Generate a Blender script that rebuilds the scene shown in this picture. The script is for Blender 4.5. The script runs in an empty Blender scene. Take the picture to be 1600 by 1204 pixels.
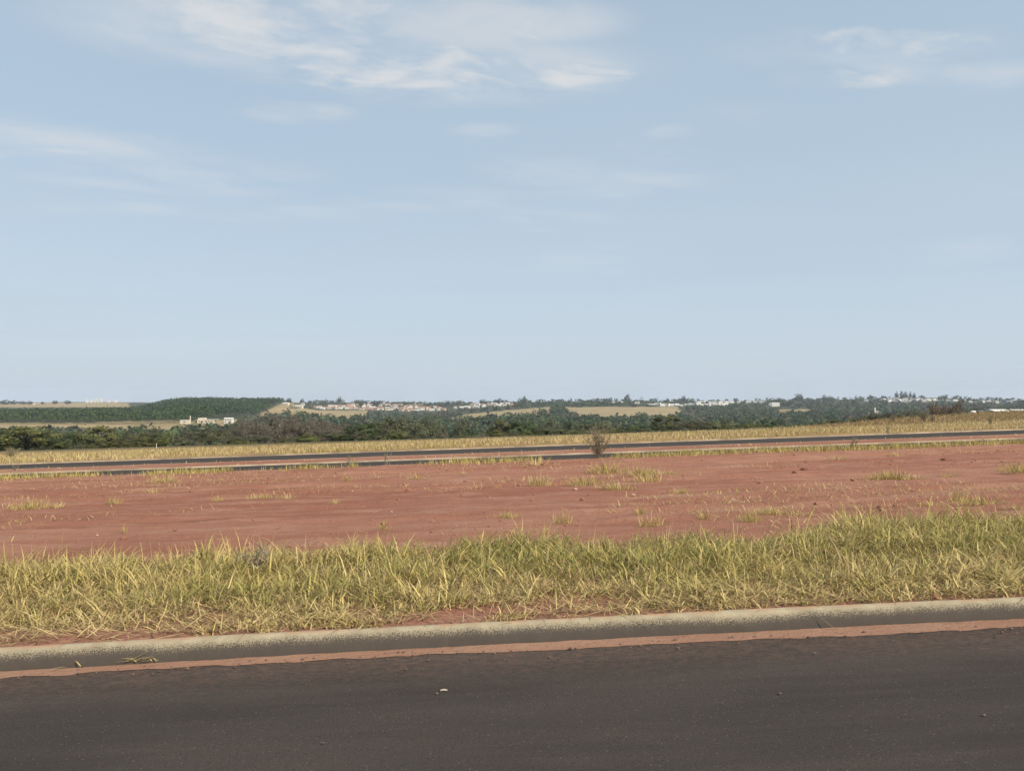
import bpy, math, random
import numpy as np

# ---------------------------------------------------------------- camera, sky, sun, exposure
S = bpy.context.scene
C = S.collection
PI = math.pi
F = 1240.0                 # focal length in pixels of the 1600 x 1204 photograph
HZ = 622.0                 # row of the eye-level horizon
CAM_Z = 1.5
PITCH = math.atan((HZ - 602.0) / F)

cam_d = bpy.data.cameras.new('camera')
cam_d.sensor_fit = 'HORIZONTAL'
cam_d.sensor_width = 36.0
cam_d.lens = 36.0 * F / 1600.0
cam_d.clip_start = 0.05
cam_d.clip_end = 30000
cam = bpy.data.objects.new('camera', cam_d)
cam.location = (0, 0, CAM_Z)
cam.rotation_euler = (PI / 2 + PITCH, 0, 0)
C.objects.link(cam)
S.camera = cam

SUN_EL = math.radians(40)
SUN_AZ = math.radians(128)          # clockwise from the view direction (+Y): behind the camera, to the right
to_sun = (math.sin(SUN_AZ) * math.cos(SUN_EL), math.cos(SUN_AZ) * math.cos(SUN_EL), math.sin(SUN_EL))
sun_d = bpy.data.lights.new('sun', 'SUN')
sun_d.energy = 4.6
sun_d.angle = math.radians(0.6)
sun_d.color = (1.0, 0.90, 0.76)
sun = bpy.data.objects.new('sun', sun_d)
sun.rotation_euler = (PI / 2 - SUN_EL, 0, PI - SUN_AZ)
sun.location = (30, -30, 60)
C.objects.link(sun)

S.view_settings.view_transform = 'Standard'
S.view_settings.look = 'None'
S.view_settings.exposure = 0.30
S.view_settings.gamma = 1.0
S.view_settings.use_curve_mapping = False
S.cycles.use_denoising = True
S.cycles.max_bounces = 6
S.cycles.diffuse_bounces = 2
S.cycles.glossy_bounces = 2
S.cycles.transmission_bounces = 3
S.cycles.volume_bounces = 0
S.cycles.transparent_max_bounces = 8

world = bpy.data.worlds.new('World')
S.world = world
world.use_nodes = True
wt = world.node_tree
wt.nodes.clear()


class G:
    """Small node-graph writer."""
    def __init__(self, tree):
        self.t = tree

    def node(self, kind, ins=None, **props):
        n = self.t.nodes.new(kind)
        for k, v in props.items():
            setattr(n, k, v)
        for k, v in (ins or {}).items():
            self.put(n.inputs[k], v)
        return n

    def put(self, sock, v):
        if isinstance(v, bpy.types.NodeSocket):
            self.t.links.new(v, sock)
        elif v is not None:
            sock.default_value = v

    def math(self, op, a, b=None, c=None, clamp=False):
        n = self.node('ShaderNodeMath', operation=op, use_clamp=clamp)
        self.put(n.inputs[0], a)
        if b is not None: self.put(n.inputs[1], b)
        if c is not None: self.put(n.inputs[2], c)
        return n.outputs[0]

    def mix(self, fac, a, b, mode='MIX'):
        n = self.node('ShaderNodeMix', data_type='RGBA', blend_type=mode, clamp_factor=True)
        self.put(n.inputs[0], fac); self.put(n.inputs[6], a); self.put(n.inputs[7], b)
        return n.outputs[2]

    def ramp(self, v, lo, hi, a=0.0, b=1.0, smooth=True):
        n = self.node('ShaderNodeMapRange', interpolation_type='SMOOTHSTEP' if smooth else 'LINEAR')
        for i, x in enumerate((v, lo, hi, a, b)):
            self.put(n.inputs[i], x)
        return n.outputs[0]

    def noise(self, vec, scale, detail=4.0, rough=0.5, dist=0.0):
        n = self.node('ShaderNodeTexNoise', {'Scale': scale, 'Detail': detail, 'Roughness': rough, 'Distortion': dist})
        if vec is not None: self.put(n.inputs['Vector'], vec)
        return n.outputs['Fac']

    def mapping(self, vec, loc=(0, 0, 0), rot=(0, 0, 0), scale=(1, 1, 1)):
        n = self.node('ShaderNodeMapping', {'Location': loc, 'Rotation': rot, 'Scale': scale})
        self.put(n.inputs['Vector'], vec)
        return n.outputs[0]


def c4(r, g, b):
    return (r, g, b, 1.0)


def sky_world():
    g = G(wt)
    sky = g.node('ShaderNodeTexSky', sky_type='NISHITA')
    sky.sun_disc = False
    sky.sun_elevation = SUN_EL
    sky.sun_rotation = SUN_AZ
    sky.altitude = 600
    sky.air_density = 1.0
    sky.dust_density = 2.2
    sky.ozone_density = 1.6
    d = g.node('ShaderNodeTexCoord').outputs['Generated']
    sep = g.node('ShaderNodeSeparateXYZ', {0: d})
    zz = g.math('MAXIMUM', sep.outputs[2], 0.02)
    u = g.math('DIVIDE', sep.outputs[0], zz)
    v = g.math('DIVIDE', sep.outputs[1], zz)
    p = g.node('ShaderNodeCombineXYZ', {0: u, 1: v, 2: 0.0}).outputs[0]
    # thin veil of high cloud over the whole sky
    veil_n = g.noise(g.mapping(p, scale=(0.22, 0.30, 1)), 1.0, 3, 0.5)
    low = g.ramp(sep.outputs[2], 0.0, 0.50, 1.0, 0.0, False)
    veil = g.math('MULTIPLY_ADD', g.ramp(veil_n, 0.30, 0.72), 0.16, g.math('MULTIPLY_ADD', low, 0.18, 0.68))
    # altocumulus: streaks and ripples, in loose patches
    rp = g.mapping(p, rot=(0, 0, -0.42))
    warp = g.node('ShaderNodeTexNoise', {'Vector': rp, 'Scale': 1.6, 'Detail': 2.0})
    wv = g.node('ShaderNodeVectorMath', {0: warp.outputs['Color'], 1: (0.5, 0.5, 0.5)}, operation='SUBTRACT').outputs[0]
    wv = g.node('ShaderNodeVectorMath', {0: wv, 3: 0.35}, operation='SCALE').outputs[0]
    rp2 = g.node('ShaderNodeVectorMath', {0: rp, 1: wv}, operation='ADD').outputs[0]
    n1 = g.noise(g.mapping(rp2, scale=(2.7, 3.6, 1)), 1.0, 7, 0.55)
    n2 = g.noise(g.mapping(rp2, loc=(3.1, 1.7, 0), scale=(9.0, 13.0, 1)), 1.0, 4, 0.55)
    body = g.math('MULTIPLY_ADD', n2, 0.36, g.math('MULTIPLY', n1, 0.78))
    # patch strength: broad noise everywhere, with the denser patches that the sky shows ahead
    patch = g.ramp(g.noise(g.mapping(p, loc=(5.3, 2.2, 0), scale=(0.62, 0.8, 1)), 1.0, 2, 0.5), 0.47, 0.72, 0.0, 0.55)
    spots = [(-0.50, 2.12, 0.70, 0.34, 1.2), (-0.25, 2.42, 0.62, 0.28, 1.15), (0.02, 2.10, 0.30, 0.16, 0.9), (0.17, 2.46, 0.24, 0.16, 1.25), (1.02, 2.25, 0.40, 0.16, 0.85), (1.10, 2.45, 0.26, 0.14, 0.9), (1.45, 2.45, 0.25, 0.15, 0.7),
             (-1.75, 3.10, 0.55, 0.42, 0.68), (-1.55, 3.60, 0.80, 0.45, 0.62), (0.18, 3.55, 0.40, 0.35, 0.62), (-0.75, 2.75, 0.24, 0.16, 0.7), (-0.1, 2.95, 0.16, 0.1, 0.5), (0.6, 2.97, 0.12, 0.10, 0.7)]
    for cx, cy, rx, ry, s in spots:
        q = g.mapping(p, loc=(-cx / rx, -cy / ry, 0), scale=(1 / rx, 1 / ry, 1))
        ln = g.node('ShaderNodeVectorMath', {0: q}, operation='LENGTH').outputs['Value']
        patch = g.math('MAXIMUM', patch, g.ramp(ln, 0.25, 1.5, s, 0.0))
    thr = g.math('MULTIPLY_ADD', patch, -0.32, 0.76)
    cl = g.ramp(body, thr, g.math('ADD', thr, 0.36))
    cl = g.math('MULTIPLY', cl, g.ramp(patch, 0.0, 0.8, 0.25, 0.85))
    cl = g.math('MULTIPLY', cl, g.ramp(sep.outputs[2], 0.05, 0.25, 0.0, 1.0))
    soft = g.noise(g.mapping(rp2, loc=(7.7, 0.4, 0), scale=(1.5, 2.6, 1)), 1.0, 5, 0.55)
    soft = g.math('MULTIPLY', g.ramp(soft, 0.36, 0.68), g.ramp(patch, 0.1, 0.9, 0.0, 0.55))
    cl = g.math('MAXIMUM', cl, g.math('MULTIPLY', soft, g.ramp(sep.outputs[2], 0.05, 0.25, 0.0, 1.0)))
    k = 1.0 / SKY_STRENGTH
    hz_t = g.ramp(sep.outputs[2], 0.0, 0.36)
    veil_col = g.mix(hz_t, c4(0.468 * k, 0.545 * k, 0.620 * k), c4(0.395 * k, 0.495 * k, 0.585 * k))
    col = g.mix(veil, sky.outputs[0], veil_col)
    col = g.mix(cl, col, c4(0.60 * k, 0.605 * k, 0.61 * k))
    bg = g.node('ShaderNodeBackground', {'Color': col, 'Strength': SKY_STRENGTH})
    out = g.node('ShaderNodeOutputWorld')
    wt.links.new(bg.outputs[0], out.inputs[0])


SKY_STRENGTH = 0.12
sky_world()

# ---------------------------------------------------------------- helpers
rng = np.random.default_rng(7)
random.seed(7)


def tag(o, label=None, cat=None, group=None, kind=None):
    if label: o['label'] = label
    if cat: o['category'] = cat
    if group: o['group'] = group
    if kind: o['kind'] = kind
    return o


def mesh(name, V, quads=None, tris=None, col=None, attrs=None, smooth=False):
    me = bpy.data.meshes.new(name)
    V = np.asarray(V, dtype=np.float32).reshape(-1, 3)
    q = np.zeros((0, 4), np.int32) if quads is None else np.asarray(quads, np.int32).reshape(-1, 4)
    t = np.zeros((0, 3), np.int32) if tris is None else np.asarray(tris, np.int32).reshape(-1, 3)
    me.vertices.add(len(V))
    me.vertices.foreach_set('co', V.ravel())
    nl = q.size + t.size
    me.loops.add(nl)
    me.loops.foreach_set('vertex_index', np.concatenate([q.ravel(), t.ravel()]))
    npoly = len(q) + len(t)
    me.polygons.add(npoly)
    starts = np.concatenate([np.arange(len(q)) * 4, q.size + np.arange(len(t)) * 3]).astype(np.int32)
    me.polygons.foreach_set('loop_start', starts)
    me.polygons.foreach_set('use_smooth', np.full(npoly, smooth, dtype=bool))
    if col is not None:
        a = me.attributes.new('Col', 'FLOAT_COLOR', 'POINT')
        cc = np.ones((len(V), 4), np.float32)
        cc[:, :3] = col
        a.data.foreach_set('color', cc.ravel())
    for k, v in (attrs or {}).items():
        a = me.attributes.new(k, 'FLOAT', 'POINT')
        a.data.foreach_set('value', np.asarray(v, np.float32).ravel())
    me.update(calc_edges=True)
    return me


def obj(name, me, mat=None, parent=None, loc=None, rotz=0.0, scale=None):
    o = bpy.data.objects.new(name, me)
    C.objects.link(o)
    if mat is not None and me is not None and len(me.materials) == 0:
        me.materials.append(mat)
    if parent is not None: o.parent = parent
    if loc is not None: o.location = loc
    if rotz: o.rotation_euler = (0, 0, rotz)
    if scale is not None: o.scale = (scale,) * 3 if np.isscalar(scale) else scale
    return o


def copy_tree(o, parent=None):
    c = o.copy()
    C.objects.link(c)
    c.parent = parent
    for ch in o.children:
        copy_tree(ch, c)
    return c


def hash2(ix, iy, seed):
    h = (ix.astype(np.int64) * 374761393 + iy.astype(np.int64) * 668265263 + seed * 974634) & 0x7fffffff
    h = ((h ^ (h >> 13)) * 1274126177) & 0x7fffffff
    return ((h ^ (h >> 16)) & 0xffffff) / float(0xffffff)


def vnoise(x, y, seed=0):
    x = np.asarray(x, float); y = np.asarray(y, float)
    ix = np.floor(x); iy = np.floor(y)
    fx = x - ix; fy = y - iy
    fx = fx * fx * (3 - 2 * fx); fy = fy * fy * (3 - 2 * fy)
    a = hash2(ix, iy, seed); b = hash2(ix + 1, iy, seed)
    c = hash2(ix, iy + 1, seed); d = hash2(ix + 1, iy + 1, seed)
    return (a * (1 - fx) + b * fx) * (1 - fy) + (c * (1 - fx) + d * fx) * fy


def fbm(x, y, seed=0, octs=4, gain=0.5):
    s = 0.0; amp = 1.0; tot = 0.0; f = 1.0
    for i in range(octs):
        s = s + amp * vnoise(np.asarray(x) * f + 13.7 * i, np.asarray(y) * f + 7.1 * i, seed + i)
        tot += amp; amp *= gain; f *= 2.03
    return s / tot


def sstep(lo, hi, x):
    t = np.clip((np.asarray(x, float) - lo) / (hi - lo), 0, 1)
    return t * t * (3 - 2 * t)


# ---------------------------------------------------------------- lie of the land
SX, SY = 0.033, 0.030                # the estate rises to the right and falls away from the camera
TH = math.atan(0.042)                # heading of the streets against the picture plane
EU = np.array([math.cos(TH), math.sin(TH)])
EV = np.array([-math.sin(TH), math.cos(TH)])


def uv2xy(u, v):
    u = np.asarray(u, float); v = np.asarray(v, float)
    return u * EU[0] + v * EV[0], u * EU[1] + v * EV[1]


def xy2uv(x, y):
    return x * EU[0] + y * EU[1], x * EV[0] + y * EV[1]


def plane(x, y):
    return SX * np.asarray(x, float) - SY * np.asarray(y, float)


PXC = [-900, 0, 200, 300, 430, 520, 650, 800, 950, 1100, 1300, 1420, 1600, 2500]
DK = np.log([300, 450, 600, 900, 1200, 1600, 2000, 2600, 4000, 8000])
PYT = np.array([
    [735, 722, 703, 664, 654, 645, 637, 631, 630, 628],
    [735, 722, 703, 664, 654, 645, 637, 631, 629, 627],
    [735, 722, 703, 664, 652, 642, 636, 630, 629, 627],
    [735, 722, 703, 662, 645, 632, 630, 632, 632, 629],
    [735, 722, 703, 668, 654, 634, 630, 629, 631, 629],
    [735, 722, 703, 672, 662, 650, 638, 629, 631, 629],
    [735, 722, 703, 675, 665, 655, 641, 631, 632, 629],
    [735, 722, 703, 672, 661, 647, 637, 628, 631, 629],
    [735, 722, 703, 670, 658, 643, 634, 627, 630, 629],
    [735, 722, 703, 672, 661, 649, 636, 627, 630, 629],
    [735, 722, 703, 670, 658, 647, 635, 625, 630, 629],
    [735, 722, 703, 668, 656, 643, 631, 621, 629, 629],
    [735, 722, 703, 665, 653, 642, 633, 626, 629, 629],
    [735, 722, 703, 665, 653, 642, 633, 626, 629, 629]], float)


def crest(px):
    return np.interp(px, [-900, 0, 400, 800, 1200, 1300, 1400, 1480, 1600, 2500], [70, 70, 66, 62, 62, 80, 115, 145, 205, 300])


def land(x, y):
    """Ground height of the natural terrain at plan position x, y."""
    x = np.asarray(x, float); y = np.asarray(y, float)
    D = np.hypot(x, y)
    az = np.arctan2(x, y)
    azc = np.clip(az, -0.93, 0.93)
    px = 800 + F * np.tan(azc)
    Dy = np.maximum(D * np.cos(azc), 1e-3)
    ld = np.log(np.clip(Dy, 300, 8000))
    cols = np.array([np.interp(ld, DK, PYT[i]) for i in range(len(PXC))])
    idx = np.clip(np.searchsorted(PXC, px) - 1, 0, len(PXC) - 2)
    P = np.array(PXC, float)
    t = (px - P[idx]) / (P[idx + 1] - P[idx])
    t = t * t * (3 - 2 * t)
    flat = np.arange(px.size).reshape(px.shape)
    c2 = cols.reshape(len(PXC), -1)
    fi = idx.ravel(); ff = flat.ravel()
    py = (c2[fi, ff] * (1 - t.ravel()) + c2[fi + 1, ff] * t.ravel()).reshape(px.shape)
    zt = CAM_Z - (py - HZ) / F * Dy
    behind = sstep(0.95, 1.7, np.abs(az))
    zt = zt * (1 - behind) - 20 * behind
    cr = crest(px) * (1 - behind) + 120 * behind
    w = sstep(0, 1, (Dy - cr) / np.maximum(300 - cr, 130))
    pl = plane(x, y) + 0.085
    pl = np.clip(pl, -40, 12)
    bumps = (fbm(x / 160, y / 160, 31, 3) - 0.5) * np.clip((D - 250) / 900, 0, 1) * 7
    return pl * (1 - w) + (zt + bumps) * w


def px_of(x, y):
    return 800 + F * np.asarray(x) / np.maximum(np.asarray(y), 1e-3)


def py_of(y, z):
    return HZ - (np.asarray(z) - CAM_Z) * F / np.maximum(np.asarray(y), 1e-3)


def at_land(px, D):
    """Point on the terrain at bearing px and depth D."""
    x = (px - 800) / F * D
    return float(x), float(D), float(land(np.array([x]), np.array([float(D)]))[0])


def on_lot(px, py, off=0.13):
    """Where the sight line through a photograph pixel meets the estate's ground."""
    k = (px - 800) / F
    s = (HZ - py) / F
    y = (CAM_Z - off) / (SX * k - SY - s)
    return float(k * y), float(y)


# ---------------------------------------------------------------- materials
def new_mat(name):
    m = bpy.data.materials.new(name)
    m.use_nodes = True
    m.node_tree.nodes.clear()
    return m, G(m.node_tree)


def finish(m, g, col, rough=0.9, bump=None, spec=0.2, bump_s=0.3, bump_d=0.02, trans=0.0):
    ins = {'Base Color': col, 'Roughness': rough, 'Specular IOR Level': spec}
    b = g.node('ShaderNodeBsdfPrincipled', ins)
    if bump is not None:
        bn = g.node('ShaderNodeBump', {'Height': bump, 'Strength': bump_s, 'Distance': bump_d})
        g.put(b.inputs['Normal'], bn.outputs[0])
    sh = b.outputs[0]
    if trans > 0:
        tr = g.node('ShaderNodeBsdfTranslucent', {'Color': col})
        mx = g.node('ShaderNodeMixShader', {0: trans})
        g.put(mx.inputs[1], sh); g.put(mx.inputs[2], tr.outputs[0])
        sh = mx.outputs[0]
    out = g.node('ShaderNodeOutputMaterial')
    g.put(out.inputs['Surface'], sh)
    return m


def plain_mat(name, rgb, rough=0.85, var=0.25, scale=3.0, spec=0.2, bump=0.15):
    m, g = new_mat(name)
    p = g.node('ShaderNodeTexCoord').outputs['Object']
    n = g.noise(p, scale, 5, 0.6)
    lo = c4(*[c * (1 - var) for c in rgb]); hi = c4(*[min(1, c * (1 + var)) for c in rgb])
    return finish(m, g, g.mix(g.ramp(n, 0.3, 0.7), lo, hi), rough, n, spec, bump, 0.02)


def attr_mat(name, rough=0.7, trans=0.0, spec=0.15, random_v=0.0):
    m, g = new_mat(name)
    a = g.node('ShaderNodeAttribute', attribute_name='Col').outputs['Color']
    if random_v:
        r = g.node('ShaderNodeObjectInfo').outputs['Random']
        hs = g.node('ShaderNodeHueSaturation', {'Color': a, 'Hue': g.ramp(r, 0, 1, 0.5 - 0.02, 0.5 + 0.02, False), 'Value': g.ramp(r, 0, 1, 1 - random_v, 1 + random_v, False)})
        a = hs.outputs[0]
    return finish(m, g, a, rough, None, spec, trans=trans)


def world_pos(g):
    return g.node('ShaderNodeNewGeometry').outputs['Position']


def asphalt_mat():
    m, g = new_mat('asphalt')
    p = g.mapping(world_pos(g), rot=(0, 0, -TH))
    grain = g.noise(p, 120, 3, 0.75)
    mid = g.noise(p, 26, 5, 0.75)
    big = g.noise(g.mapping(p, scale=(0.35, 1.4, 1)), 1.3, 5, 0.6)
    streak = g.noise(g.mapping(p, scale=(0.25, 5.0, 1)), 1.5, 4, 0.6)
    vor = g.node('ShaderNodeTexVoronoi', {'Vector': p, 'Scale': 60.0}, feature='F1')
    base = g.mix(g.ramp(big, 0.3, 0.7), c4(0.053, 0.044, 0.038), c4(0.074, 0.061, 0.052))
    base = g.mix(g.math('MULTIPLY', g.ramp(streak, 0.42, 0.75), 0.15), base, c4(0.135, 0.105, 0.084))
    base = g.mix(g.ramp(grain, 0.34, 0.70), g.mix(0.55, base, c4(0.02, 0.018, 0.017)), base)
    stones = g.math('MULTIPLY', g.ramp(vor.outputs['Distance'], 0.10, 0.28, 1.0, 0.0), g.ramp(vor.outputs['Color'], 0.72, 0.86))
    base = g.mix(g.math('MULTIPLY', stones, 0.75), base, c4(0.20, 0.17, 0.145))
    pits = g.math('MULTIPLY', g.ramp(vor.outputs['Distance'], 0.12, 0.34, 1.0, 0.0), g.ramp(vor.outputs['Color'], 0.30, 0.18))
    base = g.mix(g.math('MULTIPLY', pits, 0.8), base, c4(0.022, 0.018, 0.017))
    vv = g.node('ShaderNodeSeparateXYZ', {0: p}).outputs[1]
    edge = g.math('MULTIPLY', g.ramp(vv, 4.35, 5.24), g.ramp(g.noise(g.mapping(p, scale=(1, 1.6, 1)), 16, 6, 0.8), 0.36, 0.70))
    base = g.mix(g.math('MULTIPLY', edge, g.ramp(vv, 5.6, 5.5, 0.0, 0.40)), base, c4(0.22, 0.125, 0.085))
    base = g.mix(g.math('MULTIPLY', g.ramp(mid, 0.60, 0.78), 0.5), base, c4(0.030, 0.026, 0.025))
    h = g.math('ADD', g.math('MULTIPLY', grain, 0.6), g.math('MULTIPLY', mid, 0.5))
    return finish(m, g, base, 0.93, h, 0.10, 0.6, 0.008)


def soil_mat(name, tones, rel=1.0):
    m, g = new_mat(name)
    p = g.mapping(world_pos(g), rot=(0, 0, -TH))
    big = g.noise(g.mapping(p, scale=(0.07, 0.34, 1)), 1.0, 5, 0.6)
    mid = g.noise(g.mapping(p, scale=(0.5, 1.7, 1)), 1.0, 6, 0.65)
    fine = g.noise(g.mapping(p, scale=(1, 2.0, 1)), 14, 5, 0.7)
    speck = g.noise(p, 55, 3, 0.7)
    col = g.mix(g.ramp(big, 0.36, 0.62), c4(*tones[0]), c4(*tones[1]))
    track = g.noise(g.mapping(p, loc=(3, 9, 0), scale=(0.05, 1.1, 1)), 1.0, 4, 0.6, 0.4)
    col = g.mix(g.math('MULTIPLY', g.ramp(track, 0.52, 0.70), 0.40), col, c4(*[t * 0.84 for t in tones[0]]))
    col = g.mix(g.math('MULTIPLY', g.ramp(track, 0.44, 0.28), 0.4), col, c4(*tones[2]))
    col = g.mix(g.math('MULTIPLY', g.ramp(mid, 0.42, 0.72), 0.75), col, c4(*tones[2]))
    col = g.mix(g.math('MULTIPLY', g.ramp(fine, 0.52, 0.74), 0.60), col, c4(*[t * 0.62 for t in tones[0]]))
    col = g.mix(g.math('MULTIPLY', g.ramp(speck, 0.62, 0.74), 0.45), col, c4(*[min(1, t * 1.35) for t in tones[2]]))
    h = g.math('ADD', g.math('MULTIPLY', fine, 0.8), g.math('ADD', g.math('MULTIPLY', mid, 1.2), g.math('MULTIPLY', speck, 0.25)))
    return finish(m, g, col, 0.95, h, 0.06, 0.8 * rel, 0.06)


def kerb_mat():
    m, g = new_mat('kerb_concrete')
    p = g.mapping(world_pos(g), rot=(0, 0, -TH))
    hg = g.node('ShaderNodeAttribute', attribute_name='hgt').outputs['Fac']
    n = g.noise(p, 9, 5, 0.6)
    fine = g.noise(p, 125, 4, 0.8)
    drift = g.noise(g.mapping(p, scale=(0.6, 1, 1)), 1.2, 3, 0.5)
    patch = g.noise(g.mapping(p, scale=(1.0, 1, 1)), 5.0, 3, 0.5)
    conc = g.mix(g.ramp(n, 0.3, 0.7), c4(0.30, 0.25, 0.165), c4(0.39, 0.33, 0.22))
    conc = g.mix(g.math('MULTIPLY', g.ramp(fine, 0.50, 0.72), 0.55), conc, c4(0.20, 0.16, 0.11))
    red = g.math('MULTIPLY', g.ramp(hg, 0.93, 1.02), g.ramp(patch, 0.40, 0.65))
    conc = g.mix(g.math('MULTIPLY', red, 0.55), conc, c4(0.40, 0.21, 0.12))
    # tar spray along the foot, breaking up into specks higher up
    lvl = g.math('ADD', hg, g.math('MULTIPLY', g.math('SUBTRACT', drift, 0.5), -0.45))
    lvl = g.math('ADD', lvl, g.math('MULTIPLY', g.math('SUBTRACT', patch, 0.5), -0.20))
    s = g.math('ADD', lvl, g.math('MULTIPLY', g.math('SUBTRACT', fine, 0.5), 1.9))
    tar = g.ramp(s, 0.60, 0.92, 1.0, 0.0)
    tar = g.math('MULTIPLY', tar, g.ramp(lvl, 0.80, 1.02, 1.0, 0.0))
    col = g.mix(g.math('MULTIPLY', tar, 0.9), conc, c4(0.046, 0.038, 0.036))
    return finish(m, g, col, 0.9, g.math('ADD', fine, g.math('MULTIPLY', n, 0.8)), 0.15, 0.5, 0.008)


def ground_mat():
    m, g = new_mat('ground_cover')
    p = world_pos(g)
    a = g.node('ShaderNodeAttribute', attribute_name='Col').outputs['Color']
    n = g.noise(p, 0.05, 6, 0.65)
    n2 = g.noise(p, 0.9, 4, 0.7)
    col = g.mix(g.ramp(n, 0.35, 0.7, 0.0, 0.45), a, g.mix(1.0, a, c4(0.6, 0.62, 0.6), 'MULTIPLY'))
    col = g.mix(g.ramp(n2, 0.45, 0.75, 0.0, 0.5), col, g.mix(1.0, a, c4(0.62, 0.56, 0.48), 'MULTIPLY'))
    return finish(m, g, col, 0.95, n2, 0.05, 0.6, 0.3)


RED = [(0.272, 0.116, 0.076), (0.328, 0.158, 0.106), (0.390, 0.222, 0.152)]
M_ASPH = asphalt_mat()
M_SOIL = soil_mat('red_soil', RED)
M_DUST = soil_mat('gutter_dirt', [(0.235, 0.122, 0.080), (0.285, 0.162, 0.110), (0.35, 0.22, 0.152)], 0.6)
M_KERB = kerb_mat()
M_GROUND = ground_mat()
M_GRASS = attr_mat('grass_blades', 0.6, 0.26, 0.15)
M_FIELD = soil_mat('dry_field_floor', [(0.28, 0.17, 0.075), (0.33, 0.22, 0.095), (0.36, 0.25, 0.12)])
M_LEAF = attr_mat('tree_leaves', 0.65, 0.32, 0.12, 0.18)
M_FARLEAF = attr_mat('far_leaves', 0.75, 0.15, 0.1)
M_TWIG = attr_mat('bare_twigs', 0.85, 0.0, 0.1, 0.15)
M_BARK = plain_mat('bark', (0.13, 0.10, 0.075), 0.9, 0.35, 4)

# ---------------------------------------------------------------- terrain, streets, lots
def build_ground():
    az = np.concatenate([np.linspace(-0.92, 0.92, 500), np.linspace(0.92, 2 * PI - 0.92, 72)[1:-1]])
    r = np.concatenate([np.linspace(2.0, 60, 14), np.geomspace(64, 560, 50), np.geomspace(575, 3000, 120), np.geomspace(3100, 6200, 14)])
    A, R = np.meshgrid(az, r)
    X = R * np.sin(A); Y = R * np.cos(A)
    Z = land(X, Y)
    _, v = xy2uv(X, Y)
    # lies under the streets, lots and grass sheets near the camera
    Z = Z - 0.55 * (1 - sstep(60.0, 66.0, v)) * sstep(-46, -40, v) * (R < 260)
    px = px_of(X, np.where(Y > 1, Y, 1)); py = py_of(np.where(Y > 1, Y, 1), Z)
    cov = np.zeros(X.shape + (3,))
    n = fbm(X / 60, Y / 60, 3)
    wood = np.array([0.060, 0.066, 0.034]); tan = np.array([0.31, 0.240, 0.130]); brown = np.array([0.255, 0.175, 0.088])
    tanf = field_mask(px, R * np.cos(A), py)
    cov[:] = wood
    cov = cov * (1 - tanf[..., None]) + (tan * (0.82 + 0.4 * n[..., None])) * tanf[..., None]
    nearb = (1 - sstep(1.05, 1.5, np.where(Y > 1, Y / crest(px), R / 130)))
    cov = cov * (1 - nearb[..., None]) + (brown * (0.8 + 0.4 * n[..., None])) * nearb[..., None]
    nr, na = X.shape
    i = np.arange(nr - 1)[:, None] * na; j = np.arange(na)[None, :]; j2 = (j + 1) % na
    q = np.stack([i + j, i + na + j, i + na + j2, i + j2], -1)
    q = q[:, :, ::-1]
    me = mesh('ground', np.stack([X, Y, Z], -1), q, col=cov.reshape(-1, 3), smooth=True)
    tag(obj('ground', me, M_GROUND), 'dry brown and wooded ground of the valley and far slopes', 'ground', kind='structure')


def poly_in(px, py, poly):
    inside = np.zeros(px.shape, bool)
    n = len(poly)
    for a in range(n):
        x1, y1 = poly[a]; x2, y2 = poly[(a + 1) % n]
        if y1 == y2: continue
        c = ((y1 > py) != (y2 > py)) & (px < (x2 - x1) * (py - y1) / (y2 - y1) + x1)
        inside ^= c
    return inside


FIELDS = [[(-400, 659), (120, 660), (270, 656), (300, 657), (370, 655), (372, 664), (300, 668), (250, 672), (-400, 676)],
          [(-400, 628), (200, 628), (205, 636), (-400, 637)],
          [(425, 640), (470, 637), (500, 641), (578, 641), (572, 652), (545, 657), (500, 655), (470, 648), (430, 646)],
          [(690, 656), (730, 647), (800, 640), (862, 635), (862, 645), (800, 652), (760, 656), (700, 660)],
          [(882, 636), (1060, 635), (1066, 648), (1040, 654), (960, 654), (900, 652)],
          [(1218, 640), (1262, 639), (1280, 642), (1262, 647), (1216, 647)],
          [(395, 652), (440, 630), (470, 628), (472, 633), (440, 640), (405, 654)]]


def field_mask(px, D, py):
    m = np.zeros(px.shape)
    jit = (fbm(px / 18, D / 40, 9, 3) - 0.5) * 4
    for k, poly in enumerate(FIELDS):
        near = 1900 if k == 1 else 620
        m = np.maximum(m, (poly_in(px + jit, py + jit * 0.3, poly) & (D > near) & (D < 4200)).astype(float))
    return m


def strip(name, us, vs, zfun, mat, warp=None, smooth=True):
    """A sheet in street coordinates: us along the street, vs across it."""
    U, V = np.meshgrid(us, vs)
    if warp is not None: V = warp(U, V)
    X, Y = uv2xy(U, V)
    Z = zfun(X, Y, U, V)
    nv, nu = U.shape
    i = np.arange(nv - 1)[:, None] * nu; j = np.arange(nu - 1)[None, :]
    q = np.stack([i + j, i + j + 1, i + nu + j + 1, i + nu + j], -1)
    me = mesh(name, np.stack([X, Y, Z], -1), q, smooth=smooth)
    return obj(name, me, mat)


V_EDGE = 5.30                       # foot of the near kerb
LOT0, LOT1 = V_EDGE + 0.11, 27.35   # bare red lot
R1A, R1B = 27.55, 34.3              # first carriageway beyond the lot
R2A, R2B = 38.7, 46.9               # second carriageway
VERGE0 = 47.2


def kerb_shift(u):
    """The near kerb bends slightly: how far its foot lies from V_EDGE at u."""
    k = [np.interp(np.asarray(u, float) + d, [-9, -5, -3.3, -2.4, -1, 0, 3.6, 7, 12], [-0.12, -0.10, -0.06, -0.015, 0.035, 0.058, 0.112, 0.13, 0.13]) for d in (-0.8, -0.3, 0.3, 0.8)]
    return sum(k) / 4


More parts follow.
